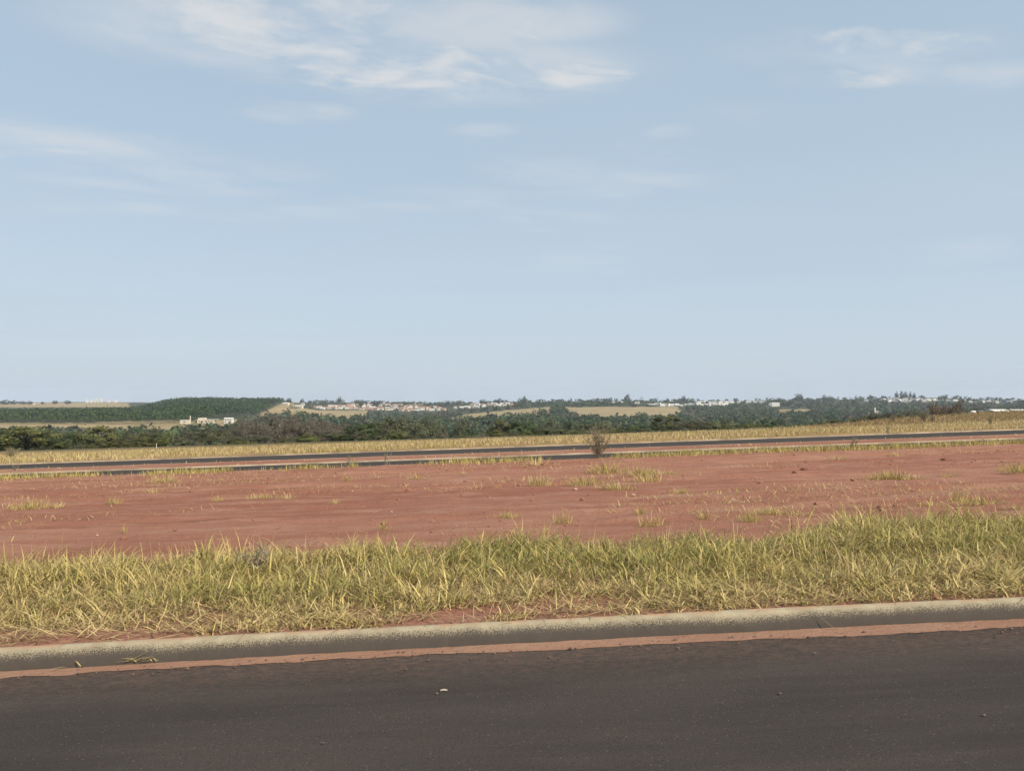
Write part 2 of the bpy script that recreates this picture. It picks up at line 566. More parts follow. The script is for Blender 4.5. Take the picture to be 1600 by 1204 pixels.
def graded(a, b, near, far, span):
    """Sample positions from a to b, fine within +-span and coarser outside."""
    mid = np.arange(-span, span + 1e-6, near)
    return np.unique(np.concatenate([np.arange(a, -span, far), mid, np.arange(span + far, b + far, far)]))


def lot_z(X, Y, U, V):
    z = plane(X, Y) + 0.116
    rel = (fbm(U * 0.22, V * 0.9, 41, 4) - 0.5) * 0.10 + (fbm(U * 1.3, V * 2.6, 47, 4) - 0.5) * 0.075 + (fbm(U * 4, V * 5, 53, 4, 0.6) - 0.5) * 0.045
    rel = rel * sstep(LOT0, LOT0 + 1.2, V) * (1 - 0.6 * sstep(LOT1 - 0.6, LOT1, V)) + (fbm(U * 5, V * 6, 59, 3) - 0.5) * 0.016
    # wheel ruts running along the lot
    for vc, dp in ((11.6, 0.05), (13.2, 0.045), (17.5, 0.05), (19.2, 0.05), (23.6, 0.05)):
        w = vc + (fbm(U * 0.09, U * 0 + vc, 61, 2) - 0.5) * 1.6
        rel = rel - dp * np.exp(-((V - w) / 0.17) ** 2) * sstep(0.35, 0.6, fbm(U * 0.2, U * 0 + vc, 63, 2)) + 0.5 * dp * np.exp(-((V - w - 0.3) / 0.14) ** 2)
    return z + rel + 0.055 * sstep(LOT1 - 5, LOT1 - 0.8, V)


def kerb(name, v_foot, side, length, label, mat=M_KERB, wob=0.004, step=0.25, zs=1.0, bend=False):
    """Slip-formed concrete kerb with a rounded nose; side +1 faces -v (its body lies towards +v)."""
    prof = [(0.0, -0.12), (0.0, 0.0), (0.009, 0.028), (0.021, 0.056), (0.036, 0.082), (0.054, 0.104), (0.074, 0.120), (0.096, 0.130), (0.118, 0.133), (0.136, 0.131), (0.150, 0.124), (0.157, 0.10), (0.157, -0.12)]
    us = np.arange(-length, length + 1e-6, step)
    joints = np.arange(-length + 1.05, length, 2.35) if step < 0.2 else np.zeros(0)      # contraction joints
    us = np.unique(np.concatenate([us] + [joints + d for d in (-0.004, -0.002, 0.002, 0.004)]))
    cut = np.zeros(len(us))
    for jn in joints: cut[np.abs(us - jn) < 0.003] = 0.0004
    dv = cut * side + (fbm(us * 0.35, us * 0 + v_foot, 71, 3) - 0.5) * wob * 8
    if bend: dv = dv + kerb_shift(us)
    dz = (fbm(us * 0.5, us * 0 + v_foot, 73, 3) - 0.5) * wob * 3 - cut * 0.8
    P = np.array(prof)
    hn = np.clip(P[:, 1], 0, 0.133) / 0.133 + 0.105 * np.clip((P[:, 0] - 0.07) / 0.08, 0, 1)
    P = P * np.array([1.0, zs])
    U = np.repeat(us[:, None], len(P), 1)
    Vv = v_foot + side * P[None, :, 0] + dv[:, None]
    X, Y = uv2xy(U, Vv)
    Z = plane(X, Y) + P[None, :, 1] + dz[:, None] * (P[None, :, 1] > 0.02)
    n, m = U.shape
    i = np.arange(n - 1)[:, None] * m; j = np.arange(m - 1)[None, :]
    q = np.stack([i + j, i + m + j, i + m + j + 1, i + j + 1], -1)
    if side < 0: q = q[:, :, ::-1]
    hg = np.repeat(hn[None, :], n, 0)
    me = mesh(name, np.stack([X, Y, Z], -1), q, attrs={'hgt': hg}, smooth=True)
    return tag(obj(name, me, mat), label, 'kerb', kind='structure')


def build_estate():
    on = lambda off: (lambda X, Y, U, V: plane(X, Y) + off)
    us = np.arange(-130, 131, 2.0)
    tag(strip('road', us, np.array([-3.2, -1.0, 2.0, V_EDGE + 0.20]), on(0.0), M_ASPH), 'dark brownish asphalt road in the foreground', 'road', kind='structure')
    tag(strip('road', us, np.array([R1A - 0.02, 31.0, R1B + 0.02]), on(0.0), M_ASPH), 'nearer carriageway of the far avenue behind the red lot', 'road', kind='structure')
    tag(strip('road', us, np.array([R2A - 0.02, 43.0, R2B + 0.02]), on(0.0), M_ASPH), 'farther carriageway of the avenue below the yellow grass', 'road', kind='structure')
    kerb('kerb', V_EDGE, 1, 60, 'pale concrete kerb with tar-stained foot beside the foreground road', step=0.08, zs=1.0, bend=True)
    kerb('kerb', -3.2, -1, 60, 'concrete kerb on the camera side of the foreground road')
    kerb('kerb', R1A, -1, 125, 'concrete kerb along the far edge of the red lot', step=1, zs=0.75)
    kerb('kerb', R1B, 1, 125, 'pale kerb on the near side of the avenue median', mat=M_KERB2, step=1, zs=0.50)
    kerb('kerb', R2A, -1, 125, 'pale kerb on the far side of the avenue median', mat=M_KERB2, step=1, zs=0.48)
    kerb('kerb', R2B, 1, 125, 'pale kerb between the avenue and the yellow grass', mat=M_KERB2, step=1, zs=0.6)
    # dirt washed into the gutter, ragged edge on the asphalt
    u = graded(-60, 60, 0.035, 0.5, 7.5)
    edge = np.interp(u, [-7, -3.3, -1, 0, 1.5, 3.6, 7], [5.12, 5.14, 5.215, 5.24, 5.245, 5.235, 5.23]) + (fbm(u * 0.5, u * 0, 81, 3) - 0.5) * 0.05 + (fbm(u * 2.2, u * 0, 82, 3) - 0.5) * 0.08 + (fbm(u * 7, u * 0, 83, 4) - 0.5) * 0.06
    foot = V_EDGE + kerb_shift(u)
    edge = np.minimum(edge, foot - 0.05)
    vs = np.stack([edge, edge + 0.3 * (foot - edge), edge + 0.65 * (foot - edge), foot + 0.03])
    U = np.repeat(u[None], 4, 0)
    X, Y = uv2xy(U, vs)
    Z = plane(X, Y) + np.array([0.003, 0.005, 0.008, 0.012])[:, None] + (fbm(U * 6, vs * 20, 85, 3) - 0.5) * np.array([0.0, 0.003, 0.006, 0.010])[:, None]
    n = len(u)
    i = np.arange(3)[:, None] * n; j = np.arange(n - 1)[None]
    q = np.stack([i + j, i + j + 1, i + n + j + 1, i + n + j], -1)
    tag(obj('gutter_dirt', mesh('gutter_dirt', np.stack([X, Y, Z], -1), q, smooth=True), M_DUST), 'strip of orange dirt washed along the gutter', 'dirt', kind='structure')
    # bare lot
    ul = graded(-70, 80, 0.12, 0.6, 22)
    vl = np.concatenate([np.arange(LOT0, 11, 0.08), np.arange(11, LOT1, 0.14), [LOT1, LOT1 + 0.10]])
    tag(strip('bare_lot', ul, vl, lambda X, Y, U, V: lot_z(X, Y, U, V) - 0.10 * (V > LOT1), M_SOIL, lambda U, V: V + kerb_shift(U) * (1 - sstep(LOT0, LOT0 + 1.5, V))), 'bare red earth lot between the grass verge and the avenue', 'soil', kind='structure')
    # median and the ground on the camera side
    um = np.arange(-125, 126, 0.5)
    med = lambda X, Y, U, V: plane(X, Y) + 0.058 + (fbm(U * 0.8, V * 1.4, 91, 4) - 0.5) * 0.04 * sstep(0, 0.6, np.minimum(V - R1B - 0.13, R2A - 0.13 - V))
    tag(strip('median', um, np.arange(R1B + 0.13, R2A - 0.12, 0.202), med, M_SOIL), 'red earth median between the two carriageways', 'median', kind='structure')
    tag(strip('verge', np.arange(-60, 61, 1.5), np.linspace(-3.33, -44, 24), lambda X, Y, U, V: plane(X, Y) + 0.11, M_SOIL), 'red earth on the camera side of the road', 'soil', kind='structure')
    uf = np.arange(-130, 141, 1.0)
    fz = lambda X, Y, U, V: np.where(V < 60, plane(X, Y) + 0.085, land(X, Y)) + (fbm(U * 0.5, V * 0.5, 95, 3) - 0.5) * 0.12 * sstep(46.9, 48, V) - 0.25 * sstep(62, 67, V)
    tag(strip('grass_field', uf, np.concatenate([np.arange(R2B + 0.13, 67.2, 0.6)]), fz, M_FIELD), 'dry earth under the yellow grass beyond the avenue', 'field', kind='structure')


M_KERB2 = plain_mat('far_kerb_concrete', (0.30, 0.23, 0.16), 0.9, 0.35, 0.7)
build_ground()
build_estate()


# ---------------------------------------------------------------- grass
def blades(base, az, lean, length, width, curl, col, segs=3, tip_pale=0.0):
    """Curved tapering blades; every argument is an array over blades."""
    n = len(base)
    k = segs + 1
    t = np.linspace(0, 1, k)[None, :]
    ang = lean[:, None] + curl[:, None] * t                  # angle from vertical along the blade
    ds = length[:, None] / segs
    hx = np.concatenate([np.zeros((n, 1)), np.cumsum(np.sin(ang[:, :-1]) * ds, 1)], 1)
    hz = np.concatenate([np.zeros((n, 1)), np.cumsum(np.cos(ang[:, :-1]) * ds, 1)], 1)
    hz = np.maximum(hz, 0.004)
    dx = np.cos(az)[:, None]; dy = np.sin(az)[:, None]
    cx = base[:, 0:1] + hx * dx; cy = base[:, 1:2] + hx * dy; cz = base[:, 2:3] + hz
    w = width[:, None] * np.array([0.75, 1.0, 0.8, 0.5, 0.3][:segs])[None, :] * 0.5
    tw = az + PI / 2 + rng.normal(0, 0.5, n)
    sx = np.cos(tw)[:, None]; sy = np.sin(tw)[:, None]
    m = 2 * segs + 1
    V = np.zeros((n, m, 3))
    V[:, 0:2 * segs:2, 0] = cx[:, :segs] - sx * w; V[:, 0:2 * segs:2, 1] = cy[:, :segs] - sy * w; V[:, 0:2 * segs:2, 2] = cz[:, :segs]
    V[:, 1:2 * segs:2, 0] = cx[:, :segs] + sx * w; V[:, 1:2 * segs:2, 1] = cy[:, :segs] + sy * w; V[:, 1:2 * segs:2, 2] = cz[:, :segs]
    V[:, -1, 0] = cx[:, -1]; V[:, -1, 1] = cy[:, -1]; V[:, -1, 2] = cz[:, -1]
    o = (np.arange(n) * m)[:, None]
    q = np.concatenate([np.stack([o[:, 0] + 2 * s, o[:, 0] + 2 * s + 1, o[:, 0] + 2 * s + 3, o[:, 0] + 2 * s + 2], -1) for s in range(segs - 1)]) if segs > 1 else np.zeros((0, 4), int)
    tr = np.stack([o[:, 0] + 2 * segs - 2, o[:, 0] + 2 * segs - 1, o[:, 0] + 2 * segs], -1)
    cc = np.repeat(col[:, None, :], m, 1)
    if tip_pale:
        pale = np.array([0.50, 0.40, 0.16])
        f = (np.linspace(0, 1, m) ** 2 * tip_pale)[None, :, None]
        cc = cc * (1 - f) + pale * f
    return V.reshape(-1, 3), q, tr, cc.reshape(-1, 3)


def merge(parts):
    Vs, Qs, Ts, Cs = [], [], [], []
    off = 0
    for V, q, t, c in parts:
        Vs.append(V); Qs.append(np.asarray(q) + off); Ts.append(np.asarray(t) + off); Cs.append(c)
        off += len(V)
    return np.concatenate(Vs), np.concatenate(Qs), np.concatenate(Ts), np.concatenate(Cs)


GREEN = np.array([0.185, 0.205, 0.055]); LIME = np.array([0.405, 0.345, 0.098]); STRAW = np.array([0.58, 0.45, 0.205]); BROWN = np.array([0.32, 0.215, 0.115])


def grass_col(n, dry):
    """Blade colours from live green (dry 0) to straw and dead brown (dry 1)."""
    d = np.clip(dry + rng.normal(0, 0.22, n), 0, 1)[:, None]
    c = np.where(d < 0.45, GREEN + (LIME - GREEN) * (d / 0.45), LIME + (STRAW - LIME) * ((d - 0.45) / 0.55))
    dead = (rng.random(n) < 0.10 * (0.4 + dry))[:, None]
    c = np.where(dead, BROWN, c)
    return c * rng.normal(1, 0.20, (n, 1)).clip(0.5, 1.55)


def verge_back(u):
    return 8.6 + np.interp(u, [-9, -6, -3, 0, 2.2, 2.8, 3.6, 5, 9], [0.0, 0.0, 0.05, 0.15, 0.25, -0.35, 0.35, 0.7, 0.8]) + (fbm(u * 0.8, u * 0, 101, 3) - 0.5) * 1.0 + (fbm(u * 3.2, u * 0, 102, 3) - 0.5) * 0.7


def build_verge():
    parts = []
    # tufts: each a bunch of blades fanning out of one root
    nt = 14500
    u = rng.uniform(-10.5, 10.5, nt); v = rng.uniform(5.50, 9.2, nt)
    vb = verge_back(u)
    cover = fbm(u * 0.9, v * 1.6, 103, 3)
    front = 5.50 + kerb_shift(u) * 0.8 + (fbm(u * 1.1, u * 0, 105, 3) - 0.5) * 0.45
    keep = (v < vb + rng.normal(-0.05, 0.22, nt)) & (v > front + rng.normal(0, 0.05, nt))
    keep &= v > V_EDGE + kerb_shift(u) + 0.20
    bare = cover + 0.26 * sstep(5.6, 6.8, v) + rng.normal(0, 0.03, nt)
    keep &= bare > 0.40
    for bu, bv, br in ((-2.12, 6.02, 0.26), (0.88, 6.05, 0.20), (-0.50, 5.72, 0.20), (-2.9, 5.6, 0.22), (0.7, 5.66, 0.22)):
        keep &= ((u - bu) / (br * 1.5)) ** 2 + ((v - bv) / (br * 0.8)) ** 2 > 1
    u, v, cover = u[keep], v[keep], cover[keep]
    nb = rng.integers(7, 14, len(u))
    ti = np.repeat(np.arange(len(u)), nb)
    n = len(ti)
    bu = u[ti] + rng.normal(0, 0.035, n); bv = v[ti] + rng.normal(0, 0.035, n)
    back = sstep(5.6, 7.4, bv)
    dryf = 0.72 + 0.55 * (fbm(bu * 0.55, bv * 0.9, 107, 3) - 0.5) * 2 - 0.16 * back + 0.28 * (1 - sstep(5.6, 6.3, bv)) + rng.normal(0, 0.26, len(u))[ti]
    tuft_h = (rng.normal(1, 0.25, len(u)).clip(0.4, 1.7) * (0.22 + 1.6 * fbm(u * 1.7, v * 2.4, 106, 3)))[ti]
    length = (0.118 + 0.108 * back) * tuft_h * rng.uniform(0.55, 1.35, n) * (1 - 0.22 * sstep(-0.6, 0.1, bv - verge_back(bu)))
    x, y = uv2xy(bu, bv)
    z = lot_z(x, y, bu, bv) - 0.012
    az = rng.uniform(0, 2 * PI, n)
    wind = rng.random(n) < 0.35
    az = np.where(wind, rng.normal(0.3, 0.8, n), az)
    # every tuft leans its own way; many blades arch right over
    taz = rng.uniform(0, 2 * PI, len(u))[ti]; own = rng.random(n) < 0.35
    az = np.where(own, taz + rng.normal(0, 0.5, n), az)
    lean = np.abs(rng.normal(0.45, 0.38, n)) + 0.5 * (1 - 0.7 * back) * rng.random(n)
    curl = np.abs(rng.normal(1.75, 0.95, n))
    width = np.where(rng.random(n) < 0.45, rng.uniform(0.003, 0.0065, n), rng.uniform(0.0075, 0.0155, n))
    parts.append(blades(np.stack([x, y, z], -1), az, lean, length, width, curl, grass_col(n, dryf), 3, 0.45))
    # matted thatch close to the ground, darkened to paint shade between the tufts
    n = 58000
    bu2 = rng.uniform(-10.5, 10.5, n); bv2 = 5.5 + kerb_shift(bu2) * 0.8 + (verge_back(bu2) - 5.5 + 0.1) * rng.random(n)
    ok = (bv2 > V_EDGE + kerb_shift(bu2) + 0.18) & (fbm(bu2 * 0.9, bv2 * 1.6, 103, 3) + 0.26 * sstep(5.6, 6.8, bv2) + rng.normal(0, 0.05, n) > 0.37)
    bu2, bv2 = bu2[ok], bv2[ok]; n = len(bu2)
    x, y = uv2xy(bu2, bv2)
    z = lot_z(x, y, bu2, bv2) + rng.uniform(0, 0.07, n) * sstep(5.6, 6.6, bv2)
    pickc = rng.random((n, 1))
    cs = np.where(pickc < 0.30, STRAW * 0.7, np.where(pickc < 0.72, BROWN * 0.75, GREEN * 0.8)) * rng.normal(1, 0.22, (n, 1)).clip(0.5, 1.5)
    parts.append(blades(np.stack([x, y, z], -1), rng.uniform(0, 2 * PI, n), rng.normal(1.1, 0.3, n).clip(0.4, 1.5), rng.uniform(0.05, 0.17, n), rng.uniform(0.003, 0.008, n), rng.normal(0.4, 0.4, n), cs, 2))
    # fallen straw between the tufts and along the kerb
    n = 17000
    bu = rng.uniform(-10.5, 10.5, n); bv = 5.47 + kerb_shift(bu) + rng.gamma(1.6, 0.5, n)
    bv = np.minimum(bv, verge_back(bu) + rng.normal(0.0, 0.2, n))
    ok = fbm(bu * 1.7, bv * 2.2, 109, 3) > 0.42
    bu, bv = bu[ok], bv[ok]; n = len(bu)
    x, y = uv2xy(bu, bv)
    z = lot_z(x, y, bu, bv) + rng.uniform(0.0, 0.04, n)
    cs = np.where(rng.random((n, 1)) < 0.7, STRAW, BROWN) * rng.normal(1, 0.2, (n, 1)).clip(0.5, 1.5)
    parts.append(blades(np.stack([x, y, z], -1), rng.uniform(0, 2 * PI, n), rng.normal(1.35, 0.15, n).clip(0.9, 1.55), rng.uniform(0.08, 0.26, n), rng.uniform(0.004, 0.009, n), rng.normal(0.1, 0.3, n), cs, 3))
    # tall thin seed stalks standing above the rest
    n = 420
    bu = rng.uniform(-10, 10, n); bv = verge_back(bu) - rng.gamma(1.4, 0.45, n)
    ok = bv > 5.9
    bu, bv = bu[ok], bv[ok]; n = len(bu)
    x, y = uv2xy(bu, bv)
    z = lot_z(x, y, bu, bv)
    L = rng.uniform(0.20, 0.40, n); az = rng.normal(0.2, 1.2, n); ln = np.abs(rng.normal(0.18, 0.14, n)); cu = np.abs(rng.normal(0.35, 0.25, n))
    parts.append(blades(np.stack([x, y, z], -1), az, ln, L, rng.uniform(0.004, 0.007, n), cu, (STRAW * 1.05) * rng.normal(1, 0.12, (n, 1)), 4))
    V, q, t, c = merge(parts)
    tag(obj('verge_grass', mesh('verge_grass', V, q, t, col=c), M_GRASS), 'thick yellow-green grass growing on the verge behind the near kerb', 'grass', kind='stuff')


def build_field_grass():
    n = 125000
    u = rng.uniform(-62, 66, n); v = 46.95 + (66.5 - 46.95) * rng.random(n) ** 0.92
    cov = fbm(u * 0.12, v * 0.35, 111, 4)
    keep = (cov + 0.22 * sstep(47, 52, v) + rng.normal(0, 0.05, n)) > 0.47
    u, v, cov = u[keep], v[keep], cov[keep]
    n = len(u)
    x, y = uv2xy(u, v)
    z = np.where(v < 60, plane(x, y) + 0.085, land(x, y)) - 0.05
    h = 0.30 * (0.5 + 1.0 * cov) * rng.uniform(0.6, 1.3, n) * np.where(rng.random(n) < 0.004, 1.6, 1)
    dry = 0.80 + 0.35 * (fbm(u * 0.1, v * 0.25, 113, 3) - 0.5) * 2
    col = grass_col(n, dry) * np.array([0.98, 0.97, 1.18])
    parts = [blades(np.stack([x, y, z], -1), rng.uniform(0, 2 * PI, n), np.abs(rng.normal(0.25, 0.25, n)), h, rng.uniform(0.016, 0.042, n), np.abs(rng.normal(0.8, 0.5, n)), col, 2)]
    # brown rough grass on the rise at the right
    n = 26000
    px = rng.uniform(1180, 1900, n); D = 60 * (230 / 60) ** rng.random(n)
    ok = D < crest(px) * 1.06
    px, D = px[ok], D[ok]; n = len(px)
    x = (px - 800) / F * D; y = D
    z = land(x, y) - 0.05
    u2, v2 = xy2uv(x, y)
    sc = np.clip(D / 70, 1, 3)
    col = np.array([0.30, 0.215, 0.105]) * rng.normal(1, 0.2, (n, 1)).clip(0.5, 1.5) * (0.8 + 0.4 * fbm(x / 12, y / 12, 115, 3))[:, None]
    ok = v2 > 63
    parts.append(blades(np.stack([x, y, z], -1)[ok], rng.uniform(0, 2 * PI, ok.sum()), np.abs(rng.normal(0.4, 0.3, ok.sum())), (rng.uniform(0.2, 0.45, n) * sc ** 0.4)[ok], (rng.uniform(0.03, 0.06, n) * sc)[ok], np.abs(rng.normal(0.5, 0.3, ok.sum())), col[ok], 2))
    V, q, t, c = merge(parts)
    tag(obj('field_grass', mesh('field_grass', V, q, t, col=c), M_GRASS), 'tall dry yellow grass covering the field beyond the avenue', 'grass', kind='stuff')


def build_edge_grass():
    """Ragged fringe along the far edge of the lot and thin growth on the median."""
    parts = []
    n = 24000
    u = rng.uniform(-40, 45, n)
    v = LOT1 - np.abs(rng.normal(0, 0.55, n)) - 0.05
    dens = fbm(u * 0.32, u * 0 + 2.0, 121, 4)
    prof = np.interp(u, [-30, -17, -14, -12, -9, -6, -3, 0, 4, 6, 9, 12, 20], [0.12, 0.14, 0.10, 0.10, 0.14, 0.0, -0.02, 0.03, -0.02, 0.05, 0.06, 0.10, 0.06])
    ok = dens + prof + rng.normal(0, 0.05, n) > 0.47
    u, v, dens = u[ok], v[ok], dens[ok]; n = len(u)
    x, y = uv2xy(u, v)
    z = lot_z(x, y, u, v) - 0.02
    h = rng.uniform(0.10, 0.30, n) * (0.7 + dens * 0.5)
    parts.append(blades(np.stack([x, y, z], -1), rng.uniform(0, 2 * PI, n), np.abs(rng.normal(0.3, 0.3, n)), h, rng.uniform(0.010, 0.022, n), np.abs(rng.normal(0.6, 0.4, n)), grass_col(n, 0.62 + 0.3 * (dens - 0.5)), 2))
    n = 5000
    u = rng.uniform(-60, 60, n); v = rng.uniform(R1B + 0.2, R2A - 0.2, n)
    ok = fbm(u * 0.3, v * 1.2, 123, 3) > 0.60
    u, v = u[ok], v[ok]; n = len(u)
    x, y = uv2xy(u, v)
    parts.append(blades(np.stack([x, y, plane(x, y) + 0.04], -1), rng.uniform(0, 2 * PI, n), np.abs(rng.normal(0.5, 0.3, n)), rng.uniform(0.06, 0.18, n), rng.uniform(0.012, 0.03, n), np.abs(rng.normal(0.5, 0.3, n)), grass_col(n, np.full(n, 0.85)), 2))
    V, q, t, c = merge(parts)
    tag(obj('edge_grass', mesh('edge_grass', V, q, t, col=c), M_GRASS), 'ragged fringe of dry grass along the far edge of the red lot', 'grass', kind='stuff')


def tuft_mesh(n, spread, h, dry, seed, flat=0.0):
    r = rng.random(n) ** 0.7 * spread; a = rng.uniform(0, 2 * PI, n)
    b = np.stack([r * np.cos(a), r * np.sin(a) * 0.6, np.full(n, -0.015)], -1)
    col = grass_col(n, np.full(n, dry))
    L = h * rng.uniform(0.5, 1.2, n) * (1.1 - 0.5 * r / spread)
    V, q, t, c = blades(b, np.where(rng.random(n) < 0.6, a, rng.uniform(0, 2 * PI, n)), np.abs(rng.normal(0.35 + flat, 0.25, n)), L, rng.uniform(0.007, 0.014, n), np.abs(rng.normal(0.6, 0.4, n)), col, 3, 0.4)
    return mesh('grass_tuft', V, q, t, col=c)


def build_tufts():
    protos = [tuft_mesh(190, 0.5, 0.24, 0.85, 1, 0.25), tuft_mesh(110, 0.35, 0.30, 0.78, 2, 0.1), tuft_mesh(80, 0.28, 0.18, 0.92, 3, 0.4), tuft_mesh(280, 0.6, 0.28, 0.80, 4, 0.1), tuft_mesh(55, 0.20, 0.24, 0.68, 5, 0.1)]
    # photograph column and row of the foot, width in pixels, prototype, label
    T = [(52, 793, 66, 3, 'leftmost large yellow tuft on the red lot with a trailing runner'), (95, 792, 36, 2, 'flat straw runner trailing right of the leftmost tuft'),
         (180, 785, 24, 1, 'small round yellow tuft right of the leftmost large tuft'), (342, 779, 24, 1, 'small pale tuft above the left part of the verge grass'),
         (410, 777, 44, 0, 'low spreading yellow tuft left of the lot centre'), (450, 779, 36, 2, 'thin straggling tuft trailing right of the low spreading tuft'),
         (258, 752, 52, 0, 'straw-coloured tuft near the left far edge of the lot'), (240, 770, 34, 2, 'thin straw patch below the left far-edge tuft'),
         (542, 750, 14, 4, 'tiny tuft with a dark shadow left of centre'), (525, 786, 22, 2, 'scant dry tuft left of the lot centre'),
         (600, 824, 22, 4, 'small spiky tuft just above the verge grass left of centre'), (195, 832, 12, 4, 'tiny greener sprig above the left verge grass'),
         (652, 747, 34, 2, 'flattened straw wisp in mid lot left of the dry shrub'), (725, 738, 20, 2, 'sparse straw wisp left of the dry shrub'),
         (845, 758, 44, 1, 'yellow tuft left of the large grass patch'), (795, 806, 42, 0, 'flattened tuft with straw stems near the verge grass centre'),
         (880, 816, 36, 1, 'upright tuft merging into the verge grass at centre'), (838, 727, 56, 2, 'long low tuft by the lot edge left of the dry shrub'),
         (915, 757, 62, 3, 'front left tuft of the large grass patch below the dry shrub'), (962, 763, 66, 0, 'front middle tuft of the large grass patch below the dry shrub'),
         (950, 737, 70, 3, 'rear left tuft of the large grass patch below the dry shrub'), (1002, 742, 60, 3, 'rear middle tuft of the large grass patch below the dry shrub'), (1042, 738, 44, 0, 'rear right tuft of the large grass patch below the dry shrub'),
         (1012, 752, 46, 1, 'front right tuft of the large grass patch below the dry shrub'), (1064, 767, 34, 0, 'flat tuft right of the large grass patch'),
         (1000, 806, 22, 4, 'dark sprig standing just behind the verge grass right of centre'), (1018, 818, 46, 1, 'bushy tuft at the rear of the verge grass right of centre'),
         (1100, 808, 22, 4, 'small tuft behind the verge grass right of centre'), (1172, 813, 40, 3, 'green-yellow tuft left of the notch in the verge grass'), (1205, 800, 62, 0, 'straggling tuft with bent stems above the verge notch'), (1250, 800, 40, 2, 'dry low tuft right of the straggling tuft'),
         (1380, 745, 62, 3, 'large bright yellow tuft in the right half of the lot'), (1402, 745, 44, 1, 'upright stems at the right end of the large bright tuft'), (1432, 746, 32, 2, 'low yellow tuft right of the large bright tuft'), (1480, 742, 30, 2, 'small dry tuft far right of the large bright tuft'),
         (1452, 786, 40, 2, 'bent straw stems behind the right verge grass'), (1497, 780, 30, 1, 'tall thin tuft behind the right verge grass'), (1530, 785, 74, 0, 'wide dry tuft behind the right verge grass'), (1590, 792, 44, 2, 'dry tuft at the right picture edge behind the verge'),
         (1586, 737, 62, 3, 'dark olive tuft at the right edge of the lot'), (1305, 717, 36, 2, 'thin dry wisp near the right far edge of the lot'), (1400, 712, 30, 2, 'small wisp on a soil hump near the right far edge')]
    for i, (px, py, w, k, lab) in enumerate(T):
        x, y = on_lot(px, py)
        u, v = xy2uv(x, y)
        sc = (w / F * y) / (2 * [0.5, 0.35, 0.28, 0.6, 0.2][k]) * 1.05
        z = float(lot_z(np.array(x), np.array(y), np.array(u), np.array(v)))
        o = obj('grass_tuft', protos[k], M_GRASS, None, (x, y, z), rng.uniform(-0.4, 0.4) + (PI if i % 2 else 0), (sc, sc, max(0.7, min(sc * 1.3, 1.9))))
        tag(o, lab, 'grass tuft', 'grass tufts on the red lot')


def tube(p0, p1, r0, r1, k=5):
    p0 = np.asarray(p0, float); p1 = np.asarray(p1, float)
    d = p1 - p0; L = np.linalg.norm(d) + 1e-9; d = d / L
    a = np.cross(d, (0, 0, 1.0) if abs(d[2]) < 0.9 else (1.0, 0, 0)); a /= np.linalg.norm(a); b = np.cross(d, a)
    th = np.arange(k) * 2 * PI / k
    ring = np.cos(th)[:, None] * a + np.sin(th)[:, None] * b
    V = np.concatenate([p0 + ring * r0, p1 + ring * r1])
    q = np.array([[i, (i + 1) % k, k + (i + 1) % k, k + i] for i in range(k)])
    return V, q


class MB:
    """Collects pieces of one mesh."""
    def __init__(self):
        self.V = []; self.Q = []; self.T = []; self.C = []; self.n = 0

    def add(self, V, q=None, t=None, c=None):
        V = np.asarray(V, float)
        self.V.append(V)
        if q is not None and len(q): self.Q.append(np.asarray(q) + self.n)
        if t is not None and len(t): self.T.append(np.asarray(t) + self.n)
        if c is not None: self.C.append(np.broadcast_to(np.asarray(c, float), (len(V), 3)))
        self.n += len(V)

    def tube(self, p0, p1, r0, r1, k=5, c=None):
        V, q = tube(p0, p1, r0, r1, k)
        self.add(V, q, None, c)

    def box(self, x0, x1, y0, y1, z0, z1):
        V = [(x0, y0, z0), (x1, y0, z0), (x1, y1, z0), (x0, y1, z0), (x0, y0, z1), (x1, y0, z1), (x1, y1, z1), (x0, y1, z1)]
        self.add(V, [(0, 3, 2, 1), (4, 5, 6, 7), (0, 1, 5, 4), (1, 2, 6, 5), (2, 3, 7, 6), (3, 0, 4, 7)])

    def mesh(self, name, smooth=False):
        return mesh(name, np.concatenate(self.V), np.concatenate(self.Q) if self.Q else None, np.concatenate(self.T) if self.T else None, np.concatenate(self.C) if self.C else None, smooth=smooth)


